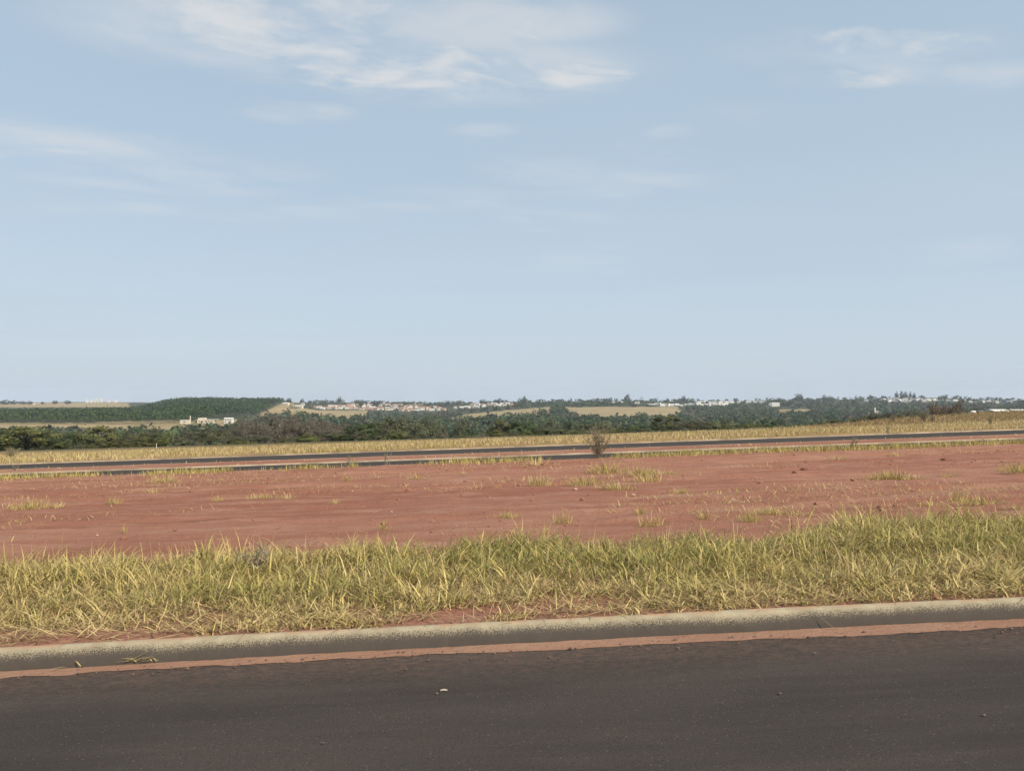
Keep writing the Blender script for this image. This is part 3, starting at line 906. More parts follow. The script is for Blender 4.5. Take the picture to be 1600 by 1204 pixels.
def dry_shrub(h, w, n_stem, seed, leafy, col=(0.16, 0.085, 0.055)):
    """Leafless weed: stems fanning from one root, each forking twice; sparse shrivelled leaves."""
    r = random.Random(seed)
    st = MB(); lf = MB()
    for i in range(n_stem):
        a = r.uniform(0, 2 * PI); sp = r.uniform(0.05, 1.0) * w / 2
        top = np.array([math.cos(a) * sp, math.sin(a) * sp, h * r.uniform(0.55, 1.0) * (1 - 0.25 * sp / w)])
        base = np.array([r.gauss(0, 0.04), r.gauss(0, 0.04), -0.05])
        mid = base * 0.5 + top * 0.5 + np.array([r.gauss(0, .05), r.gauss(0, .05), 0.06 * h])
        st.tube(base, mid, 0.008, 0.006, 4); st.tube(mid, top, 0.006, 0.003, 4)
        for j in range(7):
            f = r.uniform(0.25, 1.0)
            p = (mid + (top - mid) * (f * 2 - 1)) if f > 0.5 else base + (mid - base) * f * 2
            d = np.array([r.gauss(0, 1), r.gauss(0, 1), abs(r.gauss(0.9, 0.5))]); d /= np.linalg.norm(d)
            e = p + d * r.uniform(0.10, 0.26) * h
            st.tube(p, e, 0.004, 0.002, 3)
            for m in range(leafy):
                c = p + (e - p) * r.random()
                s = r.uniform(0.012, 0.03)
                o1 = np.array([r.gauss(0, 1), r.gauss(0, 1), r.gauss(0, 1)]); o1 *= s / np.linalg.norm(o1)
                o2 = np.array([r.gauss(0, 1), r.gauss(0, 1), r.gauss(0, 1)]); o2 *= s * 0.6 / np.linalg.norm(o2)
                cc = np.array([0.21, 0.18, 0.10]) * r.uniform(0.6, 1.5)
                lf.add([c - o1, c + o2, c + o1, c - o2], [(0, 1, 2, 3)], None, cc)
    return st, lf


M_STEM = plain_mat('dry_stems', (0.26, 0.215, 0.15), 0.9, 0.3, 6)


def place_shrub(name, px, py, h, w, n, seed, leafy, label, off=0.13, D=None):
    if D is None:
        x, y = on_lot(px, py, off)
        z = float(plane(x, y)) + off
    else:
        x, y, z = at_land(px, D)
    st, lf = dry_shrub(h, w, n, seed, leafy)
    e = obj(name, None, None, None, (x, y, z))
    obj('stems', st.mesh('stems'), M_STEM, e)
    if leafy: obj('leaves', lf.mesh('leaves'), M_TWIG, e)
    tag(e, label, 'shrub')
    return e


def build_shrubs():
    place_shrub('dry_shrub', 934, 717, 1.20, 1.20, 44, 3, 5, 'tall reddish leafless shrub at the far edge of the lot in picture centre')
    place_shrub('dry_weed', 604, 725, 0.46, 0.44, 7, 4, 1, 'small thin dry weed against the avenue left of centre')
    place_shrub('dry_weed', 546, 724, 0.36, 0.16, 5, 5, 1, 'single thin weed stem left of the small thin dry weed')
    place_shrub('dry_weed', 1387, 676, 0.62, 0.55, 8, 6, 1, 'reddish leafless weed standing in the right yellow grass')
    place_shrub('dry_weed', 403, 898, 0.34, 0.42, 16, 8, 0, 'bare grey twiggy weed in the left verge grass', 0.12)
    place_shrub('dry_weed', 1335, 702, 0.45, 0.4, 12, 9, 2, 'low dry weed at the right far edge of the lot')
    place_shrub('dry_weed', 25, 737, 0.4, 0.5, 8, 10, 2, 'dark weed at the far left end of the lot edge')
    place_shrub('field_bush', 1443, 0, 1.4, 1.6, 50, 11, 8, 'dark green-brown bush at the crest of the right field', D=84)
    place_shrub('field_bush', 1396, 0, 1.1, 0.7, 24, 12, 5, 'thin bush at the crest left of the dark crest bush', D=82)
    place_shrub('field_bush', 1457, 0, 0.9, 0.7, 24, 13, 6, 'small reddish bush just right of the dark crest bush', D=80)
    place_shrub('field_bush', 1547, 0, 0.9, 0.5, 16, 14, 3, 'thin weed in the right field near the picture edge', D=58)
    place_shrub('field_bush', 18, 0, 0.8, 1.4, 40, 15, 8, 'low dark bush at the left end of the yellow grass', D=58)


def rock_mesh(seed, sub=1):
    r = random.Random(seed)
    import bmesh
    bm = bmesh.new()
    bmesh.ops.create_icosphere(bm, subdivisions=sub, radius=1.0)
    for v in bm.verts:
        v.co *= r.uniform(0.7, 1.15)
        v.co.z *= 0.65
    me = bpy.data.meshes.new('stone')
    bm.to_mesh(me); bm.free()
    return me


def build_bits():
    # clods and crumbs of red soil over the lot
    r0 = rock_mesh(1)
    bv = np.array([v.co[:] for v in r0.vertices]); bt = np.array([list(p.vertices) for p in r0.polygons])
    n = 6500
    v = LOT0 + 0.1 + (LOT1 - LOT0 - 0.2) * rng.random(n) ** 1.25
    u = rng.uniform(-1, 1, n) * (7 + v * 0.9)
    keep = fbm(u * 0.3, v * 0.8, 131, 4) + rng.normal(0, 0.07, n) > 0.50
    u, v = u[keep], v[keep]; n = len(u)
    x, y = uv2xy(u, v)
    z = lot_z(x, y, u, v)
    s = rng.gamma(2.0, 0.0055, n).clip(0.004, 0.045) * (0.7 + v / 22)
    a = rng.uniform(0, 2 * PI, n)
    ca, sa = np.cos(a)[:, None], np.sin(a)[:, None]
    bx = bv[None, :, 0] * ca - bv[None, :, 1] * sa; by = bv[None, :, 0] * sa + bv[None, :, 1] * ca
    V = np.stack([x[:, None] + bx * s[:, None], y[:, None] + by * s[:, None], z[:, None] + bv[None, :, 2] * s[:, None] + s[:, None] * 0.25], -1)
    t = (np.arange(n) * len(bv))[:, None, None] + bt[None]
    tag(obj('soil_clods', mesh('soil_clods', V, None, t), M_SOIL), 'crumbs and clods of red soil scattered over the bare lot', 'soil', kind='stuff')
    # dead stems lying about on the bare soil
    n = 5200
    v = 7.8 + (LOT1 - 8.0) * rng.random(n); u = rng.uniform(-1, 1, n) * (6 + v * 0.8)
    ok = fbm(u * 0.22, v * 0.6, 133, 4) + rng.normal(0, 0.06, n) > 0.52
    u, v = u[ok], v[ok]; n = len(u)
    x, y = uv2xy(u, v)
    cs = np.where(rng.random((n, 1)) < 0.55, STRAW * 0.85, BROWN * 0.7) * rng.normal(1, 0.2, (n, 1)).clip(0.5, 1.5)
    V, q, t, c = blades(np.stack([x, y, lot_z(x, y, u, v) + 0.004], -1), rng.uniform(0, 2 * PI, n), rng.normal(1.42, 0.12, n).clip(1.0, 1.56), rng.uniform(0.06, 0.20, n), rng.uniform(0.006, 0.014, n), rng.normal(0.1, 0.3, n), cs, 2)
    tag(obj('straw_litter', mesh('straw_litter', V, q, t, col=c), M_GRASS), 'dead straw and stems littering the bare red lot', 'straw', kind='stuff')
    # low dry weeds thinly over the lot, thicker around the tufts
    n = 52000
    v = 8.3 + (LOT1 - 8.4) * rng.random(n) ** 1.1; u = rng.uniform(-1, 1, n) * (6 + v * 0.8)
    m = fbm(u * 0.28, v * 0.5, 137, 4) + 0.17 * sum(np.exp(-((u - a) / sa) ** 2 - ((v - b) / sb) ** 2) for a, b, sa, sb in ((2.3, 18.0, 1.9, 1.6), (8.2, 15.9, 1.6, 0.7), (6.4, 11.2, 1.5, 0.5), (3.6, 10.9, 1.0, 0.5), (-9.2, 16.0, 1.2, 0.6), (-8, 22, 3, 1.2), (-3.8, 17, 1.4, 0.6), (11.5, 16.5, 1.2, 0.7))) + 0.06 * sstep(11, 8.5, v) + 0.03 * sstep(0, 8, u)
    ok = m + rng.normal(0, 0.035, n) > 0.572
    u, v = u[ok], v[ok]; n = len(u)
    x, y = uv2xy(u, v)
    V, q, t, c = blades(np.stack([x, y, lot_z(x, y, u, v) - 0.006], -1), rng.uniform(0, 2 * PI, n), rng.normal(0.95, 0.35, n).clip(0.2, 1.5), rng.uniform(0.05, 0.18, n), rng.uniform(0.004, 0.010, n), np.abs(rng.normal(0.7, 0.5, n)), grass_col(n, np.full(n, 0.92)), 2)
    tag(obj('lot_weeds', mesh('lot_weeds', V, q, t, col=c), M_GRASS), 'thin low dry weeds spread over the red lot', 'weeds', kind='stuff')
    # grit in the gutter and on the asphalt edge
    n = 900
    u = rng.uniform(-8, 8, n); v = 5.20 + rng.normal(0, 0.09, n)
    far = rng.random(n) < 0.08
    v = np.where(far, rng.uniform(2.0, 5.1, n), v).clip(1.6, V_EDGE - 0.01)
    x, y = uv2xy(u, v)
    s = rng.gamma(2.0, 0.0022, n).clip(0.002, 0.014)
    V = np.stack([x[:, None] + bv[None, :, 0] * s[:, None], y[:, None] + bv[None, :, 1] * s[:, None], plane(x, y)[:, None] + 0.006 + bv[None, :, 2] * s[:, None] + 0.3 * s[:, None]], -1)
    t = (np.arange(n) * len(bv))[:, None, None] + bt[None]
    tag(obj('grit', mesh('grit', V, None, t), plain_mat('grit', (0.13, 0.085, 0.065), 0.9, 0.5, 9)), 'loose grit along the asphalt edge', 'grit', kind='stuff')
    # pale stones on the lot
    mp = plain_mat('pale_stone', (0.40, 0.26, 0.20), 0.9, 0.2, 12)
    for i, (px, py, w, lab) in enumerate([(1145, 779, 8, 'pale pinkish stone lying right of the lot centre'), (899, 763, 7, 'pale stone in front of the large grass patch'), (989, 771, 8, 'pale flat scrap below the large grass patch'),
                                          (612, 798, 5, 'small pale stone on the smooth red track left of centre'), (154, 836, 5, 'tiny pale stone above the left verge grass')]):
        x, y = on_lot(px, py); u, v = xy2uv(x, y)
        s = w / F * y / 2
        o = obj('stone', rock_mesh(20 + i, 2), mp, None, (x, y, float(lot_z(np.array(x), np.array(y), np.array(u), np.array(v))) + s * 0.3), i, s)
        tag(o, lab, 'stone')
    md = plain_mat('dark_clod', (0.20, 0.085, 0.058), 0.95, 0.3, 9)
    for i, (px, py, w, lab) in enumerate([(1066, 744, 9, 'dark lump beside the right end of the large grass patch'), (727, 751, 7, 'dark clod left of the dry shrub'), (755, 748, 6, 'smaller dark clod right of the dark clod'),
                                          (1255, 733, 13, 'dark soil lump right of the large grass patch'), (1478, 718, 18, 'long dark soil lump near the right far edge of the lot')]):
        x, y = on_lot(px, py); u, v = xy2uv(x, y)
        s = w / F * y / 2
        o = obj('soil_lump', rock_mesh(40 + i, 2), md, None, (x, y, float(lot_z(np.array(x), np.array(y), np.array(u), np.array(v))) + s * 0.15), 0, (s, s * 0.6, min(s * 0.6, 0.07)))
        tag(o, lab, 'clod')
    # reddish spoil heap in the yellow grass
    x, y = on_lot(487, 703.5)
    o = obj('spoil_heap', rock_mesh(60, 3), plain_mat('heap_soil', (0.22, 0.09, 0.055), 0.95, 0.3, 3), None, (x, y, float(plane(x, y)) + 0.10), 0.2, (0.36, 0.3, 0.26))
    tag(o, 'small heap of red earth in the yellow grass beyond the avenue', 'earth heap')
    # pale sliver on the road: a curled dry leaf
    x, y = on_lot(694, 1077, 0.0)
    m = MB()
    k = 7
    for i in range(k + 1):
        t = i / k
        wv = 0.0045 * math.sin(PI * min(max(t, 0.04), 0.96)) + 0.0012
        zc = 0.007 + 0.003 * math.sin(PI * t)
        m.add([((t - .5) * 0.040, -wv, zc - 0.003), ((t - .5) * 0.040, wv, zc + 0.003)])
    q = [(2 * i, 2 * i + 2, 2 * i + 3, 2 * i + 1) for i in range(k)]
    m.Q.append(np.array(q))
    lf = obj('dry_leaf', m.mesh('dry_leaf', True), plain_mat('pale_leaf', (0.34, 0.29, 0.22), 0.7, 0.1, 30), None, (x, y, float(plane(x, y)) + 0.001), 0.12)
    tag(lf, 'narrow pale dry leaf lying on the asphalt', 'leaf')
    # straw lying in the gutter against the kerb
    for i, (px, py, cnt, sp, lab) in enumerate([(222, 1036, 26, 0.085, 'small heap of dry straw in the gutter at the left of the kerb'), (116, 1043, 1, 0.03, 'single straw leaning on the kerb near the left end'), (82, 1048, 1, 0.02, 'short straw in the gutter at the far left'), (1290, 984, 1, 0.02, 'dark flat straw in the gutter at the right')]):
        x, y = on_lot(px, py, 0.0)
        n = cnt
        b = np.stack([rng.normal(0, sp, n), rng.normal(0, 0.012, n), np.full(n, 0.012)], -1)
        V, q, t, c = blades(b, rng.choice([0.2, PI - 0.3, 0.1, PI], n) + rng.normal(0, 0.4, n), rng.uniform(0.9, 1.5, n), rng.uniform(0.06, 0.16, n), rng.uniform(0.004, 0.008, n), rng.uniform(0, 0.6, n), (STRAW if i < 3 else BROWN * 0.6) * rng.normal(1.1, 0.15, (n, 1)), 3)
        o = obj('straw', mesh('straw', V, q, t, col=c), M_GRASS, None, (x, y, float(plane(x, y)) + 0.012))
        tag(o, lab, 'straw')


build_verge()
build_field_grass()
build_edge_grass()
build_tufts()
build_shrubs()
build_bits()


# ---------------------------------------------------------------- trees
def leaf_quads(cen, size, mid, cols):
    """Leaf-spray faces that mostly lie over the crown's surface, turned outwards from mid."""
    n = len(cen)
    o = cen - np.asarray(mid, float); o /= np.linalg.norm(o, axis=1, keepdims=True) + 1e-9
    nr = o + np.array([0, 0, 0.45]) + rng.normal(0, 0.42, (n, 3)); nr /= np.linalg.norm(nr, axis=1, keepdims=True) + 1e-9
    a = np.cross(nr, rng.normal(0, 1, (n, 3))); a /= np.linalg.norm(a, axis=1, keepdims=True) + 1e-9
    b = np.cross(nr, a)
    s = size[:, None]
    V = np.stack([cen - a * s, cen + b * s * 0.6, cen + a * s, cen - b * s * 0.6], 1)
    q = np.arange(n * 4).reshape(n, 4)
    return V.reshape(-1, 3), q, np.repeat(cols, 4, 0)


def crown_pts(n, clumps, rx, rz, zc, clump_r, shell=0.55, low=False):
    """Leaf positions: clumps spread through an uneven ellipsoid."""
    d = rng.normal(0, 1, (clumps, 3)); d /= np.linalg.norm(d, axis=1, keepdims=True)
    if not low: d[:, 2] = np.where(d[:, 2] < -0.35, -d[:, 2], d[:, 2])
    rad = (shell + (1 - shell) * rng.random(clumps) ** 0.7) * rng.uniform(0.78, 1.12, clumps)
    cc = d * rad[:, None] * np.array([rx, rx, rz]) + np.array([0, 0, zc])
    cr = clump_r * rng.uniform(0.6, 1.35, clumps)
    i = rng.integers(0, clumps, n)
    e = rng.normal(0, 1, (n, 3)); e /= np.linalg.norm(e, axis=1, keepdims=True)
    p = cc[i] + e * (cr[i] * rng.random(n) ** 0.45)[:, None] * np.array([1, 1, 0.75])
    return p, i, cc


def broadleaf(kind, seed):
    """Unit prototype about 10 m tall: returns trunk mesh and crown mesh."""
    global rng
    keep = rng
    rng = np.random.default_rng(seed)
    H = 10.0
    base = {'olive': (0.125, 0.128, 0.048), 'dark': (0.072, 0.096, 0.044), 'grey': (0.112, 0.120, 0.068), 'light': (0.135, 0.150, 0.050), 'rust': (0.155, 0.092, 0.055), 'bare': (0.115, 0.106, 0.076), 'full': (0.042, 0.062, 0.030)}[kind]
    base = np.array(base)
    rx = rng.uniform(4.0, 5.0); rz = rng.uniform(3.6, 4.2); zc = H - rz
    n = {'bare': 900, 'grey': 2300, 'rust': 1700}.get(kind, 3200)
    cl = 46
    round_ = kind in ('full', 'olive', 'light', 'dark')      # foliage down to the ground
    if round_:
        rz = 4.9; zc = 4.9
    p, i, cc = crown_pts(n, cl, rx, rz, zc, 1.25, low=round_)
    tint = rng.uniform(0.82, 1.22, cl)[i][:, None] * rng.uniform(0.85, 1.15, (n, 1))
    yel = rng.random((n, 1)) * 0.35
    col = base * tint * (1 - yel) + base * tint * np.array([1.45, 1.2, 0.8]) * yel
    V, q, c = leaf_quads(p, rng.uniform(0.16, 0.36, n) * (0.7 if kind == 'bare' else 1.0), (0, 0, zc), col)
    crown = MB(); crown.add(V, q, None, c)
    tr = MB()
    tr.tube((0, 0, -2.5), (0.1, 0, 1.6), 0.38, 0.27, 8); tr.tube((0.1, 0, 1.6), (0.15, 0.1, zc), 0.27, 0.16, 7)
    twig_c = np.array((0.135, 0.115, 0.090))
    for k in range(min(cl, 34)):
        f = rng.uniform(0.25, 0.95)
        s = np.array([0.1, 0.03, 1.2 + (zc - 1.2) * f])
        m = (s + cc[k]) / 2 + rng.normal(0, 0.25, 3)
        tr.tube(s, m, 0.11, 0.07, 5); tr.tube(m, cc[k], 0.07, 0.03, 4)
        if kind in ('bare', 'grey', 'rust'):
            for j in range(26 if kind == 'bare' else 8):
                d = rng.normal(0, 1, 3) + np.array([0, 0, 0.5]); d /= np.linalg.norm(d)
                e = cc[k] + d * rng.uniform(0.8, 1.9)
                s2 = cc[k] + rng.normal(0, 0.25, 3)
                crown.tube(s2, e, 0.030, 0.012, 3, twig_c * rng.uniform(0.6, 1.4))
    rng = keep
    return tr.mesh('trunk'), crown.mesh('crown')


TREES = {}
for _i, _k in enumerate(['olive', 'olive', 'dark', 'dark', 'dark', 'grey', 'grey', 'light', 'rust', 'bare', 'bare', 'full', 'full', 'full']):
    TREES.setdefault(_k, []).append(broadleaf(_k, 200 + _i))
WORD = {'olive': 'olive-green', 'dark': 'dark green', 'grey': 'grey-green', 'light': 'light green', 'rust': 'rusty brown', 'bare': 'grey-brown bare', 'full': 'dark green'}
_tc = [0]


def tree(px, top_py, w_px, D, kind, label=None, group='trees on the valley edge behind the yellow grass', name='valley_tree', min_h=3.0):
    x, y, z = at_land(px, D)
    top = CAM_Z - (top_py - HZ) / F * D
    while top - z < min_h and D < 420:                    # stand it far enough down the slope
        D *= 1.06
        x, y, z = at_land(px, D)
        top = CAM_Z - (top_py - HZ) / F * D
    h = max(top - z, min_h)
    w = w_px / F * D
    _tc[0] += 1
    ps = TREES[kind]
    tm, cm = ps[_tc[0] % len(ps)]
    e = obj(name, None, None, None, (x, y, z), random.uniform(0, 2 * PI), (w / 9.4, w / 9.4, h / 10.0))
    obj('trunk', tm, M_BARK, e)
    obj('crown', cm, M_TWIG if kind == 'bare' else M_LEAF, e)
    tag(e, label or WORD[kind] + ' tree standing behind the yellow grass', 'tree', group)
    return e


def region(px):
    for a, t in ((95, 'at the left picture edge'), (285, 'below the tan strip at left'), (375, 'below the long cream farm building'), (530, 'left of the dark wood'), (700, 'below the red-roofed village'), (880, 'below the sloping tan field'), (1060, 'below the broad tan field'), (1200, 'below the white houses right of centre'), (1340, 'below the small tan clearing')):
        if px < a: return t
    return 'at the crest of the right field'


def build_valley_trees():
    heroes = [(42, 663, 98, 128, 'olive', 'big round olive-green tree at the left picture edge'), (-25, 670, 70, 140, 'dark', 'dark green tree cut by the left picture edge'),
              (120, 672, 52, 170, 'dark', 'dark green tree right of the big round olive tree'), (383, 684, 66, 92, 'light', 'low light green bush below the grey bare trees'),
              (592, 678, 52, 96, 'light', 'low light green bush at the foot of the dark wood'), (1041, 647, 62, 170, 'olive', 'broad olive-green tree below the right end of the broad tan field'),
              (1110, 662, 70, 120, 'olive', 'low spreading olive tree right of the broad olive tree'), (1165, 660, 52, 135, 'olive', 'dark olive tree below the white houses right of centre'),
              (1186, 668, 28, 110, 'dark', 'small dark tree right of the dark olive tree'), (1322, 652, 66, 190, 'olive', 'brown-olive tree at the left start of the right field'),
              (1362, 648, 60, 220, 'olive', 'wide olive tree behind the crest of the right field'), (1490, 632, 46, 330, 'rust', 'rust-brown tree above the crest of the right field'), (1462, 634, 36, 340, 'rust', 'smaller rust-brown tree left of the large rust tree'),
              (1292, 654, 60, 200, 'grey', 'grey-green tree left of the brown-olive tree'), (1338, 649, 54, 250, 'dark', 'dark tree between the brown-olive and the wide olive tree'), (1392, 646, 58, 250, 'olive', 'olive tree right of the wide olive tree behind the crest'), (1420, 644, 54, 280, 'grey', 'grey-green tree left of the rust-brown trees'), (1446, 641, 50, 300, 'dark', 'dark tree just left of the smaller rust-brown tree'), (1518, 639, 50, 330, 'grey', 'grey-green tree right of the large rust-brown tree'),
              (440, 648, 84, 250, 'bare', 'largest grey-brown leafless tree left of the dark wood'), (395, 656, 66, 240, 'bare', 'grey-brown leafless tree left of the largest leafless tree'), (490, 656, 74, 220, 'bare', 'grey-brown leafless tree right of the largest leafless tree'),
              (523, 668, 52, 170, 'bare', 'low grey leafless tree beside the dark wood'), (245, 676, 30, 110, 'dark', 'small dark tree standing by a pale post at left'), (1268, 672, 34, 120, 'light', 'light green bush below the small tan clearing'), (1300, 668, 40, 125, 'olive', 'low olive bush at the left start of the right field')]
    for px, t, w, D, k, lab in heroes:
        tree(px, t, w, D, k, lab)
    zones = [(-60, 90, ['olive', 'dark'], 668), (90, 370, ['grey', 'dark', 'grey', 'olive', 'olive'], 667), (370, 530, ['bare', 'bare', 'grey'], 660), (530, 690, ['dark', 'dark', 'grey'], 656), (690, 790, ['bare', 'grey', 'dark'], 658),
             (790, 1000, ['grey', 'dark', 'grey', 'olive', 'dark'], 655), (1000, 1070, ['dark', 'olive'], 660), (1070, 1200, ['grey', 'dark', 'olive', 'bare'], 654), (1200, 1310, ['dark', 'dark', 'grey'], 654), (1310, 1420, ['olive', 'grey', 'bare'], 648), (1420, 1530, ['grey', 'bare', 'dark'], 642), (1530, 1650, ['grey', 'dark'], 642)]
    for a, b, kinds, top in zones:
        x = a
        while x < b:
            k = random.choice(kinds)
            Dn = float(crest(x))
            D = random.uniform(max(140, Dn * 1.25), max(400, Dn * 1.7))
            w = random.uniform(7.0, 11.5) / D * F
            w = max(26, min(w, 66))
            lab = WORD[k] + ' tree ' + region(x)
            tree(x, top + random.uniform(-5, 9), w, D, k, lab)
            x += random.uniform(13, 22)
        x = a
        while x < b and x < 1330:                        # low scrub along the brow
            k = random.choice([kinds[0], 'olive', 'light', 'grey'])
            brow = float(np.interp(x, [0, 400, 800, 1200, 1330], [703, 690, 681, 673, 664]))
            D = random.uniform(88, 125)
            lab = 'low ' + WORD[k] + ' bush on the brow ' + region(x)
            tree(x, brow - random.uniform(4, 13), random.uniform(26, 48), D, k, lab, 'scrub along the brow of the yellow grass', 'scrub_bush', 1.5)
            x += random.uniform(22, 40)


def build_skyline_trees():
    L = [(8, 624, 16, 2500, 'dark', 'leftmost tree on the left skyline'), (22, 625, 14, 2500, 'dark', 'second tree from the left on the left skyline'), (36, 626, 14, 2500, 'dark', 'third tree from the left on the left skyline'), (47, 626, 9, 2450, 'dark', 'small tree beside the pale shed on the left skyline'),
         (67, 627, 7, 2450, 'dark', 'small lone tree on the left skyline'), (86, 625, 10, 2450, 'dark', 'round lone tree in the middle of the left skyline'), (106, 625, 11, 2450, 'dark', 'round lone tree left of the distant white towers'),
         (140, 667, 9, 860, 'olive', 'lone round tree in the tan strip below the plantation'), (452, 621, 10, 2300, 'dark', 'round tree on the skyline just right of the plantation'), (472, 622, 7, 2300, 'dark', 'small tree on the skyline above the village left end'),
         (530, 619, 9, 2400, 'dark', 'tall tree standing out on the skyline above the village'), (564, 626, 10, 2300, 'dark', 'broad tree above the middle of the village'), (586, 625, 12, 2300, 'dark', 'round tree above the right half of the village'), (463, 629, 12, 2100, 'olive', 'dull olive tree at the left end of the village'),
         (700, 625, 9, 2400, 'dark', 'round tree between the village and the second house group'), (752, 624, 8, 2450, 'dark', 'small tree above the second house group'), (780, 622, 16, 2450, 'dark', 'wide tree above the right end of the second house group'), (819, 618, 8, 2400, 'dark', 'small crowned tree poking above the skyline near centre'),
         (980, 615, 10, 2400, 'dark', 'tall dark tree on the skyline above the broad tan field'), (945, 634, 6, 1900, 'dark', 'small tree at the top of the broad tan field'), (1068, 617, 9, 2400, 'dark', 'dark tree above the white houses'), (1000, 643, 20, 1350, 'dark', 'spreading tree in the right part of the broad tan field'), (1048, 646, 10, 1350, 'dark', 'small tree at the right end of the broad tan field'),
         (1248, 614, 16, 2450, 'dark', 'domed tree highest on the skyline right of the clearing'), (1288, 616, 8, 2450, 'dark', 'pointed tree on the skyline right of the domed tree'), (1401, 611, 6, 2500, 'dark', 'first tall tree of the group on the right hilltop'), (1409, 610, 7, 2500, 'dark', 'second tall tree of the group on the right hilltop'), (1415, 611, 7, 2500, 'dark', 'third tall tree of the group on the right hilltop'), (1422, 611, 5, 2500, 'dark', 'last thin tall tree of the group on the right hilltop'),
         (1440, 617, 11, 2450, 'dark', 'round dark tree right of the tall hilltop group'), (1428, 613, 6, 2450, 'dark', 'feathery tree just right of the tall hilltop group'), (1360, 616, 8, 2450, 'dark', 'small tree at the left end of the hilltop houses'), (1470, 620, 4, 2450, 'dark', 'tiny palm-like tree on the right skyline'), (1574, 622, 18, 2300, 'dark', 'wide dark tree near the right picture edge skyline'), (1594, 624, 16, 2300, 'dark', 'dark tree cut by the right picture edge on the skyline')]
    for px, t, w, D, k, lab in L:
        tree(px, t, w, D, 'full' if k == 'dark' else k, lab, 'single trees on the far skyline and slopes', 'far_tree')


def far_protos(n_leaf, rx, rz, H, size, k, seed):
    """Small crowns for distant woods, as leaf-clump faces around a low trunk."""
    global rng
    keep = rng
    rng = np.random.default_rng(seed)
    out = []
    for i in range(k):
        p, ci, _ = crown_pts(n_leaf, 11, rx, rz, H - rz, rx * 0.36, 0.5, True)
        sh = rng.uniform(0.82, 1.2, 11)[ci] * rng.uniform(0.9, 1.1, n_leaf)
        V, q, c = leaf_quads(p, rng.uniform(size * 0.7, size * 1.3, n_leaf), (0, 0, H - rz), np.repeat(sh[:, None], 3, 1))
        out.append((V, q, c))
    rng = keep
    return out


def scatter_wood(name, px, D, sc, cols, protos, label):
    x = (px - 800) / F * D; y = D
    z = land(x, y)
    Vs, Qs, Cs = [], [], []
    off = 0
    rot = rng.uniform(0, 2 * PI, len(px))
    for i in range(len(px)):
        V, q, c = protos[i % len(protos)]
        ca, sa = math.cos(rot[i]), math.sin(rot[i])
        W = np.empty_like(V)
        W[:, 0] = (V[:, 0] * ca - V[:, 1] * sa) * sc[i, 0] + x[i]
        W[:, 1] = (V[:, 0] * sa + V[:, 1] * ca) * sc[i, 0] + y[i]
        W[:, 2] = V[:, 2] * sc[i, 1] + z[i]
        Vs.append(W); Qs.append(q + off); Cs.append(c * cols[i]); off += len(V)
    me = mesh(name, np.concatenate(Vs), np.concatenate(Qs), None, np.concatenate(Cs))
    tag(obj(name, me, M_FARLEAF), label, 'wood', kind='stuff')


def plant_bounds(px):
    lo = np.interp(px, [-600, 290, 330, 400, 440], [925, 935, 1010, 1230, 1650])
    hi = np.interp(px, [-600, 170, 210, 260, 440], [1230, 1260, 1400, 1720, 1800])
    return lo, hi


